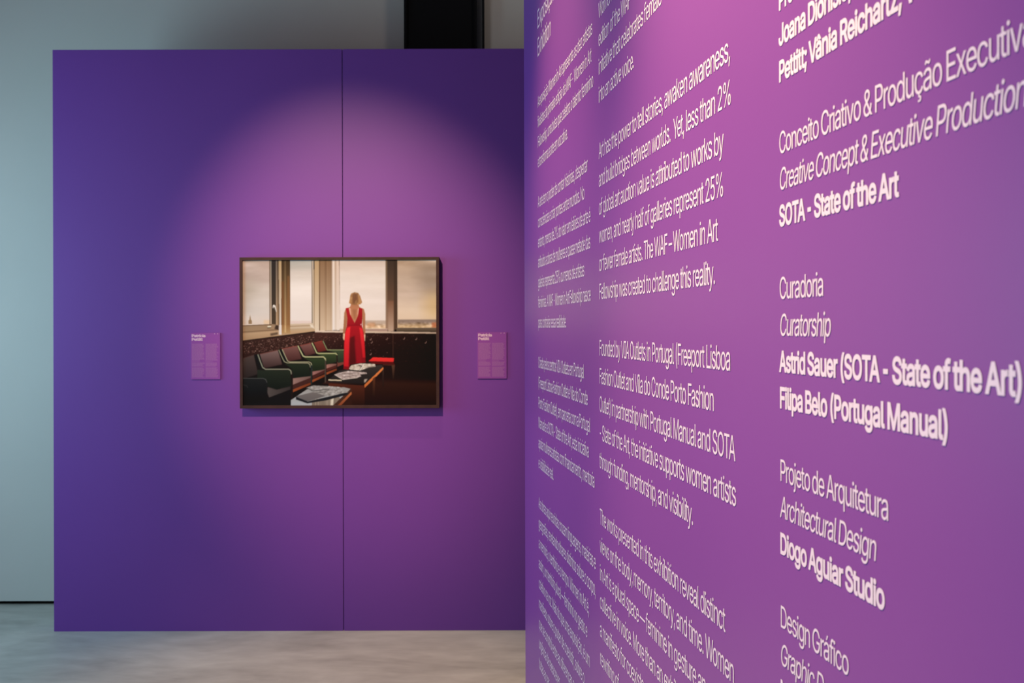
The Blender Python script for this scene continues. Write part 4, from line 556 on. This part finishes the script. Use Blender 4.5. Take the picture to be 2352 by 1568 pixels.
à778|320 -17 44 0 -48 0 189 10 39 -18 -39 18 95 89 23 -35 -23 35 61 216 0 -50 0 44 86 322 -17 -27 17 27 155 386 -29 -16 29 16 251 421 -35 -8 35 8 356 440 -35 -5 46 6 467 453 -28 -3 28 3 531 470 -14 -8 14 8 551 509 0 -19 0 1 551 513 0 -1 0 31 533 593 12 -22 -12 22 480 644 24 -12 -24 12 391 662 35 0 -36 0 298 645 26 11 -26 -11 235 602 16 17 -16 -17 200 548 7 19 -39 12 82 582 39 -12 18 46 157 692 -32 -27 32 27 266 751 -40 -12 40 12 388 769 -41 0 27 0 478 759 -33 7 33 -7 572 721 -30 18 30 -18 645 640 -19 35 19 -35 673 503 0 57 0 -168 673 0 0 168 -40 0 553 0 40 0 0 35 553 104 0 -35 -3 0 545 104 3 0 -9 -18 504 49 19 19 -19 -19 431 2 30 13 -30 -13|341 91 -30 0 46 0 456 117 -31 -18 31 18 527 186 -16 -28 16 28 551 276 0 -31 0 35 551 380 0 -35 -5 -6 519 364 16 5 -16 -5 463 352 21 4 -21 -4 400 342 20 3 -20 -3 351 336 13 2 -29 -4 269 317 26 9 -26 -9 207 279 15 17 -15 -17 184 210 0 29 0 -26 204 144 -13 18 13 -18 259 104 -24 9 24 -9|330 858 33 0 -44 67 199 1058 44 -67 46 0 335 1058 -46 0 32 -67 431 858 -32 67 -33 0
é808|424 -16 52 0 -74 0 234 33 53 -33 -53 33 111 170 29 -58 -29 58 68 374 0 -77 0 78 111 579 -28 -59 28 59 230 719 -51 -33 51 33 410 769 -69 0 41 0 532 748 -39 14 39 -14 638 682 -32 30 32 -30 714 564 -19 48 19 -48 742 388 0 69 0 -16 742 339 0 16 -198 0 150 339 198 0 0 34 150 442 0 -34 175 0 676 442 -175 0 -19 -13 619 404 19 13 0 50 595 537 16 -38 -16 38 525 628 31 -22 -31 22 410 660 46 0 -46 0 293 627 33 22 -33 -22 218 539 17 36 -17 -36 192 422 0 42 0 -22 192 355 0 22 0 -56 221 212 -19 39 19 -39 302 123 -35 20 35 -20 425 92 -47 0 30 0 507 105 -25 -9 25 9 571 145 -18 -18 18 18 611 211 -9 -26 40 -10 730 182 -40 10 -11 -39 670 79 28 30 -28 -30 565 9 42 17 -42 -17|354 858 33 0 32 67 449 1058 -32 -67 46 0 586 1058 -46 0 -44 -67 454 858 44 67 -33 0
ê808|424 -16 52 0 -74 0 234 33 53 -33 -53 33 111 170 29 -58 -29 58 68 374 0 -77 0 78 111 579 -28 -59 28 59 230 719 -51 -33 51 33 410 769 -69 0 41 0 532 748 -39 14 39 -14 638 682 -32 30 32 -30 714 564 -19 48 19 -48 742 388 0 69 0 -16 742 339 0 16 -198 0 150 339 198 0 0 34 150 442 0 -34 175 0 676 442 -175 0 -19 -13 619 404 19 13 0 50 595 537 16 -38 -16 38 525 628 31 -22 -31 22 410 660 46 0 -46 0 293 627 33 22 -33 -22 218 539 17 36 -17 -36 192 422 0 42 0 -22 192 355 0 22 0 -56 221 212 -19 39 19 -39 302 123 -35 20 35 -20 425 92 -47 0 30 0 507 105 -25 -9 25 9 571 145 -18 -18 18 18 611 211 -9 -26 40 -10 730 182 -40 10 -11 -39 670 79 28 30 -28 -30 565 9 42 17 -42 -17|309 871 33 40 -40 0 189 871 40 0 0 2 189 876 0 -2 53 61 350 1058 -53 -61 39 0 466 1058 -39 0 54 -61 627 876 -54 61 0 -2 627 871 0 2 -41 0 505 871 41 0 -32 40 408 990 32 -40 -33 -40
í333|105 0 41 0 0 253 105 759 0 -253 41 0 227 759 -41 0 0 -253 227 0 0 253 -41 0|113 858 33 0 32 67 209 1058 -32 -67 46 0 346 1058 -46 0 -44 -67 214 858 44 67 -33 0
ó830|414 -16 70 0 -69 0 234 33 52 -33 -52 33 112 170 29 -59 -29 59 68 375 0 -78 0 79 112 582 -29 -59 29 59 234 720 -52 -33 52 33 414 769 -69 0 70 0 597 720 -52 33 52 -33 719 582 -29 59 29 -59 762 375 0 79 0 -78 719 170 29 59 -29 -59 597 33 52 33 -52 -33|414 93 -50 0 51 0 540 132 -33 -26 33 26 614 235 -16 -43 16 43 638 375 0 -51 0 51 614 516 16 -43 -16 43 540 620 33 -26 -33 26 414 660 51 0 -50 0 290 620 33 26 -33 -26 217 517 16 43 -16 -43 193 375 0 51 0 -51 217 235 -16 43 16 -43 290 132 -33 26 33 -26|361 858 33 0 32 67 457 1058 -32 -67 46 0 593 1058 -46 0 -44 -67 462 858 44 67 -33 0
õ830|414 -16 70 0 -69 0 234 33 52 -33 -52 33 112 170 29 -59 -29 59 68 375 0 -78 0 79 112 582 -29 -59 29 59 234 720 -52 -33 52 33 414 769 -69 0 70 0 597 720 -52 33 52 -33 719 582 -29 59 29 -59 762 375 0 79 0 -78 719 170 29 59 -29 -59 597 33 52 33 -52 -33|414 93 -50 0 51 0 540 132 -33 -26 33 26 614 235 -16 -43 16 43 638 375 0 -51 0 51 614 516 16 -43 -16 43 540 620 33 -26 -33 26 414 660 51 0 -50 0 290 620 33 26 -33 -26 217 517 16 43 -16 -43 193 375 0 51 0 -51 217 235 -16 43 16 -43 290 132 -33 26 33 -26|504 892 34 0 -17 0 454 901 16 -6 -16 6 409 921 14 -8 -14 8 369 941 12 -6 -12 6 338 949 9 0 -12 0 312 932 6 11 -6 -11 302 895 1 13 -28 0 216 895 28 0 1 41 245 997 -18 -27 18 27 326 1037 -36 0 18 0 376 1028 -15 6 15 -6 418 1008 -13 8 13 -8 456 988 -12 6 12 -6 491 979 -11 0 11 0 517 992 -6 -9 6 9 529 1034 -2 -19 28 0 612 1034 -28 0 -1 -42 582 931 19 26 -19 -26
ô830|414 -16 70 0 -69 0 234 33 52 -33 -52 33 112 170 29 -59 -29 59 68 375 0 -78 0 79 112 582 -29 -59 29 59 234 720 -52 -33 52 33 414 769 -69 0 70 0 597 720 -52 33 52 -33 719 582 -29 59 29 -59 762 375 0 79 0 -78 719 170 29 59 -29 -59 597 33 52 33 -52 -33|414 93 -50 0 51 0 540 132 -33 -26 33 26 614 235 -16 -43 16 43 638 375 0 -51 0 51 614 516 16 -43 -16 43 540 620 33 -26 -33 26 414 660 51 0 -50 0 290 620 33 26 -33 -26 217 517 16 43 -16 -43 193 375 0 51 0 -51 217 235 -16 43 16 -43 290 132 -33 26 33 -26|316 871 33 40 -40 0 196 871 40 0 0 2 196 876 0 -2 53 61 356 1058 -53 -61 39 0 473 1058 -39 0 54 -61 634 876 -54 61 0 -2 634 871 0 2 -41 0 511 871 41 0 -32 40 414 990 32 -40 -33 -40
ú820|365 -10 56 0 -51 0 230 22 39 -21 -39 21 138 117 22 -43 -22 43 105 278 0 -64 0 160 105 759 0 -160 41 0 227 759 -41 0 0 -157 227 288 0 157 0 -59 274 150 -31 33 31 -33 400 100 -53 0 36 0 498 124 -29 -16 29 16 567 194 -17 -31 17 31 592 305 0 -44 0 151 592 759 0 -151 41 0 714 759 -41 0 0 -253 714 0 0 253 -39 0 596 0 39 0 0 61 596 184 0 -61 6 0 615 184 -6 0 -24 -71 514 34 43 29 -43 -29|356 858 33 0 32 67 451 1058 -32 -67 46 0 588 1058 -46 0 -44 -67 456 858 44 67 -33 0'''

# ------------------------------------------------------------------ framed photograph
FD = 0.044
fy = WALL_Y - FD
fx0, fx1 = px_x(550.3, fy), px_x(1008.6, fy)
fz1, fz0 = px_z(589.2, fy), px_z(936.3, fy)
fw, fh = fx1 - fx0, fz1 - fz0
picture = thing('framed_photograph', 'framed photograph of a person in red at windows hanging on the purple display wall', 'framed picture', ((fx0 + fx1) / 2, WALL_Y, fz0))
BAR = 0.0122
bm = bmesh.new()
o4 = [(-fw / 2, 0), (fw / 2, 0), (fw / 2, fh), (-fw / 2, fh)]
i4 = [(-fw / 2 + BAR, BAR), (fw / 2 - BAR, BAR), (fw / 2 - BAR, fh - BAR), (-fw / 2 + BAR, fh - BAR)]
def ring(y, pts): return [bm.verts.new((x, y, z)) for x, z in pts]
ob, of, inf, inb = ring(-0.001, o4), ring(-FD, o4), ring(-FD, i4), ring(-0.001, i4)
for k in range(4):
    n = (k + 1) % 4
    for a, b in ((ob, of), (of, inf), (inf, inb), (inb, ob)):
        bm.faces.new((a[k], a[n], b[n], b[k]))
from_bm('frame', bm, M_FRAME, picture, 0.0006)
art = paint_print()                                    # rows from the top
gh, gw = art.shape[:2]
pw, ph = fw - 2 * BAR, fh - 2 * BAR
xs = np.linspace(-pw / 2, pw / 2, gw); zs = np.linspace(BAR + ph, BAR, gh)
V = np.zeros((gh, gw, 3)); V[..., 0] = xs[None]; V[..., 1] = -FD + 0.006; V[..., 2] = zs[:, None]
V = V.reshape(-1, 3)
idx = np.arange(gh * gw).reshape(gh, gw)
Q = np.stack([idx[1:, :-1], idx[1:, 1:], idx[:-1, 1:], idx[:-1, :-1]], -1).reshape(-1, 4)
# thickness: a backing board behind the printed sheet
back = np.array([(-pw / 2, -0.004, BAR + ph), (pw / 2, -0.004, BAR + ph), (pw / 2, -0.004, BAR), (-pw / 2, -0.004, BAR)])
b0 = len(V); V = np.vstack([V, back])
corner = [idx[0, 0], idx[0, -1], idx[-1, -1], idx[-1, 0]]
extra = [[b0, b0 + 1, b0 + 2, b0 + 3]]
me = bpy.data.meshes.new('print')
me.from_pydata(V.tolist(), [], Q.tolist() + extra)
lin = np.where(art <= 0.04045, art / 12.92, ((art + 0.055) / 1.055) ** 2.4)
alb = np.clip(lin * np.array([0.79, 1.02, 1.34]) - 0.006, 0.0015, 0.93)        # ink reflectance
rgba = np.ones((len(V), 4), np.float32); rgba[:gh * gw, :3] = alb.reshape(-1, 3); rgba[gh * gw:, :3] = 0.1
ca = me.color_attributes.new('ink', 'FLOAT_COLOR', 'POINT'); ca.data.foreach_set('color', rgba.ravel())
M_PRINT = bpy.data.materials.new('photographic_print'); M_PRINT.use_nodes = True
nt = M_PRINT.node_tree; b = nt.nodes['Principled BSDF']
at = nt.nodes.new('ShaderNodeVertexColor'); at.layer_name = 'ink'
nt.links.new(at.outputs['Color'], b.inputs['Base Color'])
b.inputs['Roughness'].default_value = 0.45; b.inputs['Specular IOR Level'].default_value = 0.12
link_mesh('print', me, M_PRINT, picture)['label'] = 'photograph of an office waiting room with a person in a red dress at the window'

# ------------------------------------------------------------------ lettering
GLYPH = {}
for row in GLYPHS.strip('\n').split('\n'):
    ch = row[0]; parts = row[1:].split('|')
    GLYPH[ch] = (int(parts[0]) / 2000.0, [[int(v) / 2000.0 for v in p.split()] for p in parts[1:]])
CAP = 0.5087
a_, s_ = GLYPH['-']                                       # a short, stubby hyphen
GLYPH['-'] = (a_ * 0.8, [[v * 0.76 if i % 2 == 0 else v for i, v in enumerate(p)] for p in s_])
KERN = {'Yo': -.04, 'Ye': -.04, 'WA': -.03, 'AF': 0, 'Wo': -.02, 'Vâ': -.035, 'TA': -.04, 'Vi': -.015, 'Fa': -.02, 'Av': -.03, 'AW': -.03}
_cache = {}
def outline(sp, off):
    """One closed contour as points: beziers flattened, then grown by `off` away from the ink."""
    q = np.array(sp).reshape(-1, 6); pts = []
    for i in range(len(q)):
        p0, p3 = q[i, :2], q[(i + 1) % len(q), :2]
        p1, p2 = p0 + q[i, 4:6], p3 + q[(i + 1) % len(q), 2:4]
        d = p3 - p0
        bent = max(abs(d[0] * (p1 - p0)[1] - d[1] * (p1 - p0)[0]), abs(d[0] * (p2 - p0)[1] - d[1] * (p2 - p0)[0])) / (np.hypot(*d) + 1e-9)
        for t in np.linspace(0, 1, 6)[:-1] if bent > 0.0008 else (0.0,):
            pts.append((1 - t) ** 3 * p0 + 3 * t * (1 - t) ** 2 * p1 + 3 * t * t * (1 - t) * p2 + t ** 3 * p3)
    P = np.array(pts)
    keep = np.hypot(*(P - np.roll(P, 1, 0)).T) > 1e-4
    P = P[keep]
    if off:
        e = np.roll(P, -1, 0) - P; e /= np.hypot(*e.T)[:, None]
        nrm = np.stack([-e[:, 1], e[:, 0]], 1)                  # left of the direction of travel: away from the ink
        n0 = np.roll(nrm, 1, 0); m = n0 + nrm
        m = m / np.maximum((m * m).sum(1), 0.9)[:, None] * 2
        P = P + m * off
    return P
def glyph_mesh(ch, bold):
    key = (ch, bold)
    if key in _cache: return _cache[key]
    loops = [outline(sp, 0.0235 if bold else 0.0) for sp in GLYPH[ch][1]]
    co, ed = [], []
    for P in loops:
        n = len(co); co += [Vector((float(x), float(y))) for x, y in P]; ed += [(n + i, n + (i + 1) % len(P)) for i in range(len(P))]
    vo, _, fo, _, _, _ = delaunay_2d_cdt(co, ed, [], 0, 1e-6)
    v = np.array([tuple(q) for q in vo])
    f = []
    for t in fo:
        cx, cy_ = v[list(t)].mean(0); wn = 0
        for P in loops:                                         # winding number of the triangle's centre
            x0, y0 = P[:, 0], P[:, 1]; x1, y1 = np.roll(x0, -1), np.roll(y0, -1)
            side = (x1 - x0) * (cy_ - y0) - (cx - x0) * (y1 - y0)
            wn += int(((y0 <= cy_) & (y1 > cy_) & (side > 0)).sum()) - int(((y0 > cy_) & (y1 <= cy_) & (side < 0)).sum())
        if wn: f.append(tuple(t))
    v = np.column_stack([v, np.zeros(len(v))])
    if bold:
        v[:, 1] = v[:, 1] * (CAP / (CAP + 0.047)) + 0.0225
    _cache[key] = (v, f)
    return _cache[key]

def set_line(text, cap, bold=False, italic=False, track=-0.050, width=None, fit=None, hs=0.93, space=0.0):
    """Vertices and faces of one line of lettering, baseline at 0, first stem at 0. width: ink width of `fit`."""
    V, Fc, x, n = [], [], -0.060, 0
    fitx = None
    prev = ''
    for i, ch in enumerate(text):
        adv = GLYPH[ch][0]
        x += KERN.get(prev + ch, 0)
        if ch != ' ':
            v, f = glyph_mesh(ch, bold)
            v = v.copy(); v[:, 0] += x
            V.append(v); Fc += [tuple(q + n for q in p) for p in f]; n += len(v)
        if fit is not None and i == len(fit) - 1: fitx = max(q[:, 0].max() for q in V)
        x += adv + track + (0.022 if bold else 0) + (space if ch == ' ' else 0); prev = ch
    V = np.vstack(V)
    if fitx is None: fitx = V[:, 0].max()
    s = cap / CAP
    if width: hs = width / (fitx * s)
    if italic: V[:, 0] += V[:, 1] * 0.17
    return np.stack([V[:, 0] * s * hs, V[:, 1] * s], 1), Fc

# ------------------------------------------------------------------ text wall at the right
VPX, DIST = 862.0, 0.48                       # vanishing column of the wall, its distance beside the eye
SLOPE = (VPX - CX) / F
NRM = math.hypot(1, SLOPE)
def wall_Y(x): return F * DIST / (x - VPX)
EDGE_Y = wall_Y(1205.0)
def wall_u(x): return (EDGE_Y - wall_Y(x)) * NRM
def wall_z(x, y): return EYE + (HORIZON - y) * DIST / (x - VPX)
def unroll(x, y): return x - (y - HORIZON) * ROLL, y + (x - CX) * ROLL
edge = Vector((DIST + SLOPE * EDGE_Y, EDGE_Y, 0))
# local x runs along the wall towards the eye, local y into the wall, local z up
rot = math.atan2(-1 / NRM, -SLOPE / NRM)
board = thing('text_wall', 'long purple exhibition wall at the right covered in white lettering', 'text wall', edge, rot)
box('wall_panel', (0, 0.0, 0), (5.3, 0.14, 2.441), M_TEXTWALL, board, 0.0008)

COLUMN = {1: (1237.0, 0.0326, 45.9, 247.6), 2: (1377.6, 0.0336, 64.42, 43.2), 3: (1793.0, 0.0257, 0, 0)}
def lettering(name, col, lines, parent, cap=None, bold=False, label=None):
    """Each line of vinyl letters is a part of the wall it sticks to."""
    x0, cap0, pitch, y0 = COLUMN[col]
    for ln in lines:
        text, pos, right = ln[0], ln[1], ln[2]
        fit = ln[3] if len(ln) > 3 else None
        italic = len(ln) > 4 and ln[4]
        y = pos if col == 3 or cap else y0 + pos * pitch
        yi = unroll(x0, y)[1]
        base, u0, w = wall_z(x0, yi), wall_u(x0), None
        if right:                                   # the measured right end; its height follows the line
            yr = HORIZON + (yi - HORIZON) * (right - VPX) / (x0 - VPX)
            w = wall_u(right - (yr - HORIZON) * ROLL) - u0
        v, f = set_line(text, cap or cap0, bold, italic, width=w, fit=fit, space=(-0.035 if bold else -0.02) if col == 3 else 0.0)
        me = bpy.data.meshes.new(name)
        me.from_pydata(np.stack([v[:, 0] + u0, np.full(len(v), -0.0006), v[:, 1] + base], 1).tolist(), [], f)
        o = link_mesh(name, me, M_LETTER, parent)
        if label: o['label'] = label

lettering('heading_line', 1, [('Exposição', 66.8, 1274), ('Exhibition', 131.2, 1265.3)], board, cap=0.054)
P1 = [
 [('A exposição Women in Art apresenta as dez artistas', 0, 1361), ('finalistas da primeira edição da WAF - Women in Art', 1, 1359),
  ('Fellowship, uma bolsa que celebra o talento feminino', 2, 1363), ('e transforma a arte em voz ativa.', 3, 1304)],
 [('A arte tem o poder de contar histórias, despertar', 5, 1350.4), ('consciências e criar pontes entre mundos. No', 6, 1342.8),
  ('entanto, menos de 2% do valor em leilões de arte é', 7, 1356.8), ('atribuído a obras de mulheres e quase metade das', 8, 1356.6),
  ('galerias representa 25% ou menos de artistas', 9, 1342.6), ('femininas. A WAF - Women in Art Fellowship nasce', 10, 1357.4),
  ('para contrariar essa realidade.', 11, 1300.9)],
 [('Criada pelos centros VIA Outlets em Portugal', 13, 1342), ('(Freeport Lisboa Fashion Outlet e Vila do Conde', 14, 1350.5),
  ('Porto Fashion Outlet), em parceria com a Portugal', 15, 1356.4), ('Manual e a SOTA - State of the Art, esta iniciativa', 16, 1352.8),
  ('apoia mulheres artistas com financiamento, mentoria', 17, 1366), ('e visibilidade real.', 18, 1271.7)],
 [('As obras aqui reunidas cruzam linguagens, matérias e', 20, 1369), ('geografias, revelando olhares distintos sobre o corpo,', 21, 1368.6),
  ('a memória, o território e o tempo. Women in Art é,', 22, 1353.6), ('assim, um território plural — feminino no gesto e', 23, 1349.5),
  ('coletivo na voz. Mais do que uma exposição, é um', 24, 1355), ('manifesto sobre o poder de coexistir, sobre o', 25, None),
  ('que se constrói entre as diferenças e', 26, None), ('urgência de reescrever', 27, None), ('todas as nar', 28, None)],
]
for p in P1: lettering('text_line', 1, p, board)
P2 = [
 [('Women in', 0, None), ('edition of the WAF', 1, 1448.6), ('initiative that celebrates female', 2, 1520), ('into an active voice.', 3, 1456.5)],
 [('Art has the power to tell stories, awaken awareness,', 5, 1677.8), ('and build bridges between worlds.  Yet, less than 2%', 6, 1679.2),
  ('of global art auction value is attributed to works by', 7, 1663.2), ('women, and nearly half of galleries represent 25%', 8, 1661.7),
  ('or fewer female artists. The WAF – Women in Art', 9, 1650), ('Fellowship was created to challenge this reality.', 10, 1643)],
 [('Founded by VIA Outlets in Portugal (Freeport Lisboa', 12, 1678), ('Fashion Outlet and Vila do Conde Porto Fashion', 13, 1640.2),
  ('Outlet) in partnership with Portugal Manual and SOTA', 14, 1690), ('- State of the Art, the initiative supports women artists', 15, 1691.6),
  ('through funding, mentorship, and visibility.', 16, 1592.5)],
 [('The works presented in this exhibition reveal distinct', 18, 1667), ('views on the body, memory, territory, and time. Women', 19, 1686.5),
  ('in Art is a plural space — feminine in gesture an', 20, None), ('collective in voice. More than an exhibi', 21, None),
  ('a manifesto for coexiste', 22, None), ('rewriting of', 23, None)],
]
for p in P2: lettering('text_line', 2, p, board)
lettering('bold_credit_line', 3, [('Pro', 25.3, None), ('Joana Dionísio,', 107.2, 1956.5), ('Pettitt; Vânia Reichartz, V', 190.0, 2073, 'Pettitt; Vânia Reichartz,')], board, bold=True, label='bold white lettering')
lettering('credit_line', 3, [('Conceito Criativo & Produção Executiva', 353.8, 2351, 'Conceito Criativo & Produção Executiv'),
    ('Creative Concept & Executive Production', 437.0, 2331, 'Creative Concept & Executive Productio', True)], board)
lettering('bold_credit_line', 3, [('SOTA - State of the Art', 521.0, 2066.5)], board, bold=True, label='bold white lettering')
lettering('credit_line', 3, [('Curadoria', 686.6, 1891.7), ('Curatorship', 770.6, 1908, None, True)], board)
lettering('bold_credit_line', 3, [('Astrid Sauer (SOTA - State of the Art)', 854.4, 2349), ('Filipa Belo (Portugal Manual)', 937.6, 2178.5)], board, bold=True, label='bold white lettering')
lettering('credit_line', 3, [('Projeto de Arquitetura', 1103.8, 2041.4), ('Architectural Design', 1187.2, 2012, None, True)], board)
lettering('bold_credit_line', 3, [('Diogo Aguiar Studio', 1271.6, 2033.5)], board, bold=True, label='bold white lettering')
lettering('credit_line', 3, [('Design Gráfico', 1439.0, 1950.5), ('Graphic De', 1524.5, 1892, 'Graphic D', True)], board)
lettering('bold_credit_line', 3, [('No', 1609, None)], board, bold=True, label='bold white lettering')

# ------------------------------------------------------------------ label cards either side of the photograph
def card(x_left, seed, label):
    w, h, t = 0.1225, 0.1945, 0.0065
    zb = px_z(869.0, WALL_Y)
    c = thing('label_card', label, 'label card', (x_left + w / 2, WALL_Y, zb), 0, 'label cards beside the framed photograph')
    box('card', (-w / 2, -t, 0), (w / 2, -0.0005, h), M_CARD, c, 0.0006)
    rng = np.random.RandomState(seed)
    yf = -t - 0.0004
    k = w / 680.0                                     # one unit of the measured card
    def flat(name, quads, mat, lab=None):
        me = bpy.data.meshes.new(name)
        V, Fs = [], []
        for x0, z0, x1, z1 in quads:
            n = len(V); V += [(x0, yf, z0), (x1, yf, z0), (x1, yf, z1), (x0, yf, z1)]; Fs.append((n, n + 1, n + 2, n + 3))
        me.from_pydata(V, [], Fs); o = link_mesh(name, me, mat, c)
        if lab: o['label'] = lab
        return o
    def X(u): return -w / 2 + u * k
    def Z(v): return h - v * k
    # the two-line heading
    VV, FF, n = [], [], 0
    for text, base, width in (('Patrícia', 98, 315), ('Pettitt', 182, 252)):
        v, f = set_line(text, 66 * k, True, width=width * k, track=-0.05)
        VV.append(np.stack([v[:, 0] + X(22), np.full(len(v), yf), v[:, 1] + Z(base)], 1)); FF += [tuple(q + n for q in p) for p in f]; n += len(v)
    me = bpy.data.meshes.new('card_heading'); me.from_pydata(np.vstack(VV).tolist(), [], FF); link_mesh('card_heading', me, M_CARDNAME, c)
    # paragraphs of print far too small to read: rows of words
    for (u0, u1, v0, v1, last) in ((22, 320, 250, 645, .62), (340, 640, 250, 645, .95), (22, 200, 662, 680, 1), (340, 500, 662, 680, 1),
                                   (22, 320, 690, 785, .9), (340, 640, 690, 785, .8), (22, 315, 806, 1040, .97), (340, 640, 806, 1040, .93)):
        quads, rows = [], max(1, int(round((v1 - v0) / 19.0)))
        for r in range(rows):
            v = v0 + (v1 - v0) * r / rows
            end = u0 + (u1 - u0) * (last if r == rows - 1 else 0.82 + 0.18 * rng.rand())
            u = u0
            while u < end - 6:
                wl = min(end - u, 14 + 46 * rng.rand())
                quads.append((X(u), Z(v + 11.5), X(u + wl), Z(v))); u += wl + 5
        flat('print_block', quads, M_CARDTEXT)
    for u in (550, 622):
        a = np.linspace(0, 2 * math.pi, 17)[:-1]
        me = bpy.data.meshes.new('logo_mark')
        me.from_pydata([(X(u) + 0.0013 * math.cos(q), yf, Z(20) + 0.0013 * math.sin(q)) for q in a], [], [tuple(range(16))])
        link_mesh('logo_mark', me, M_CARDNAME, c)
    return c
card(px_x(439.6, WALL_Y), 3, 'small magenta label card on the purple wall left of the framed photograph')
card(px_x(1096.6, WALL_Y), 8, 'small magenta label card on the purple wall right of the framed photograph')
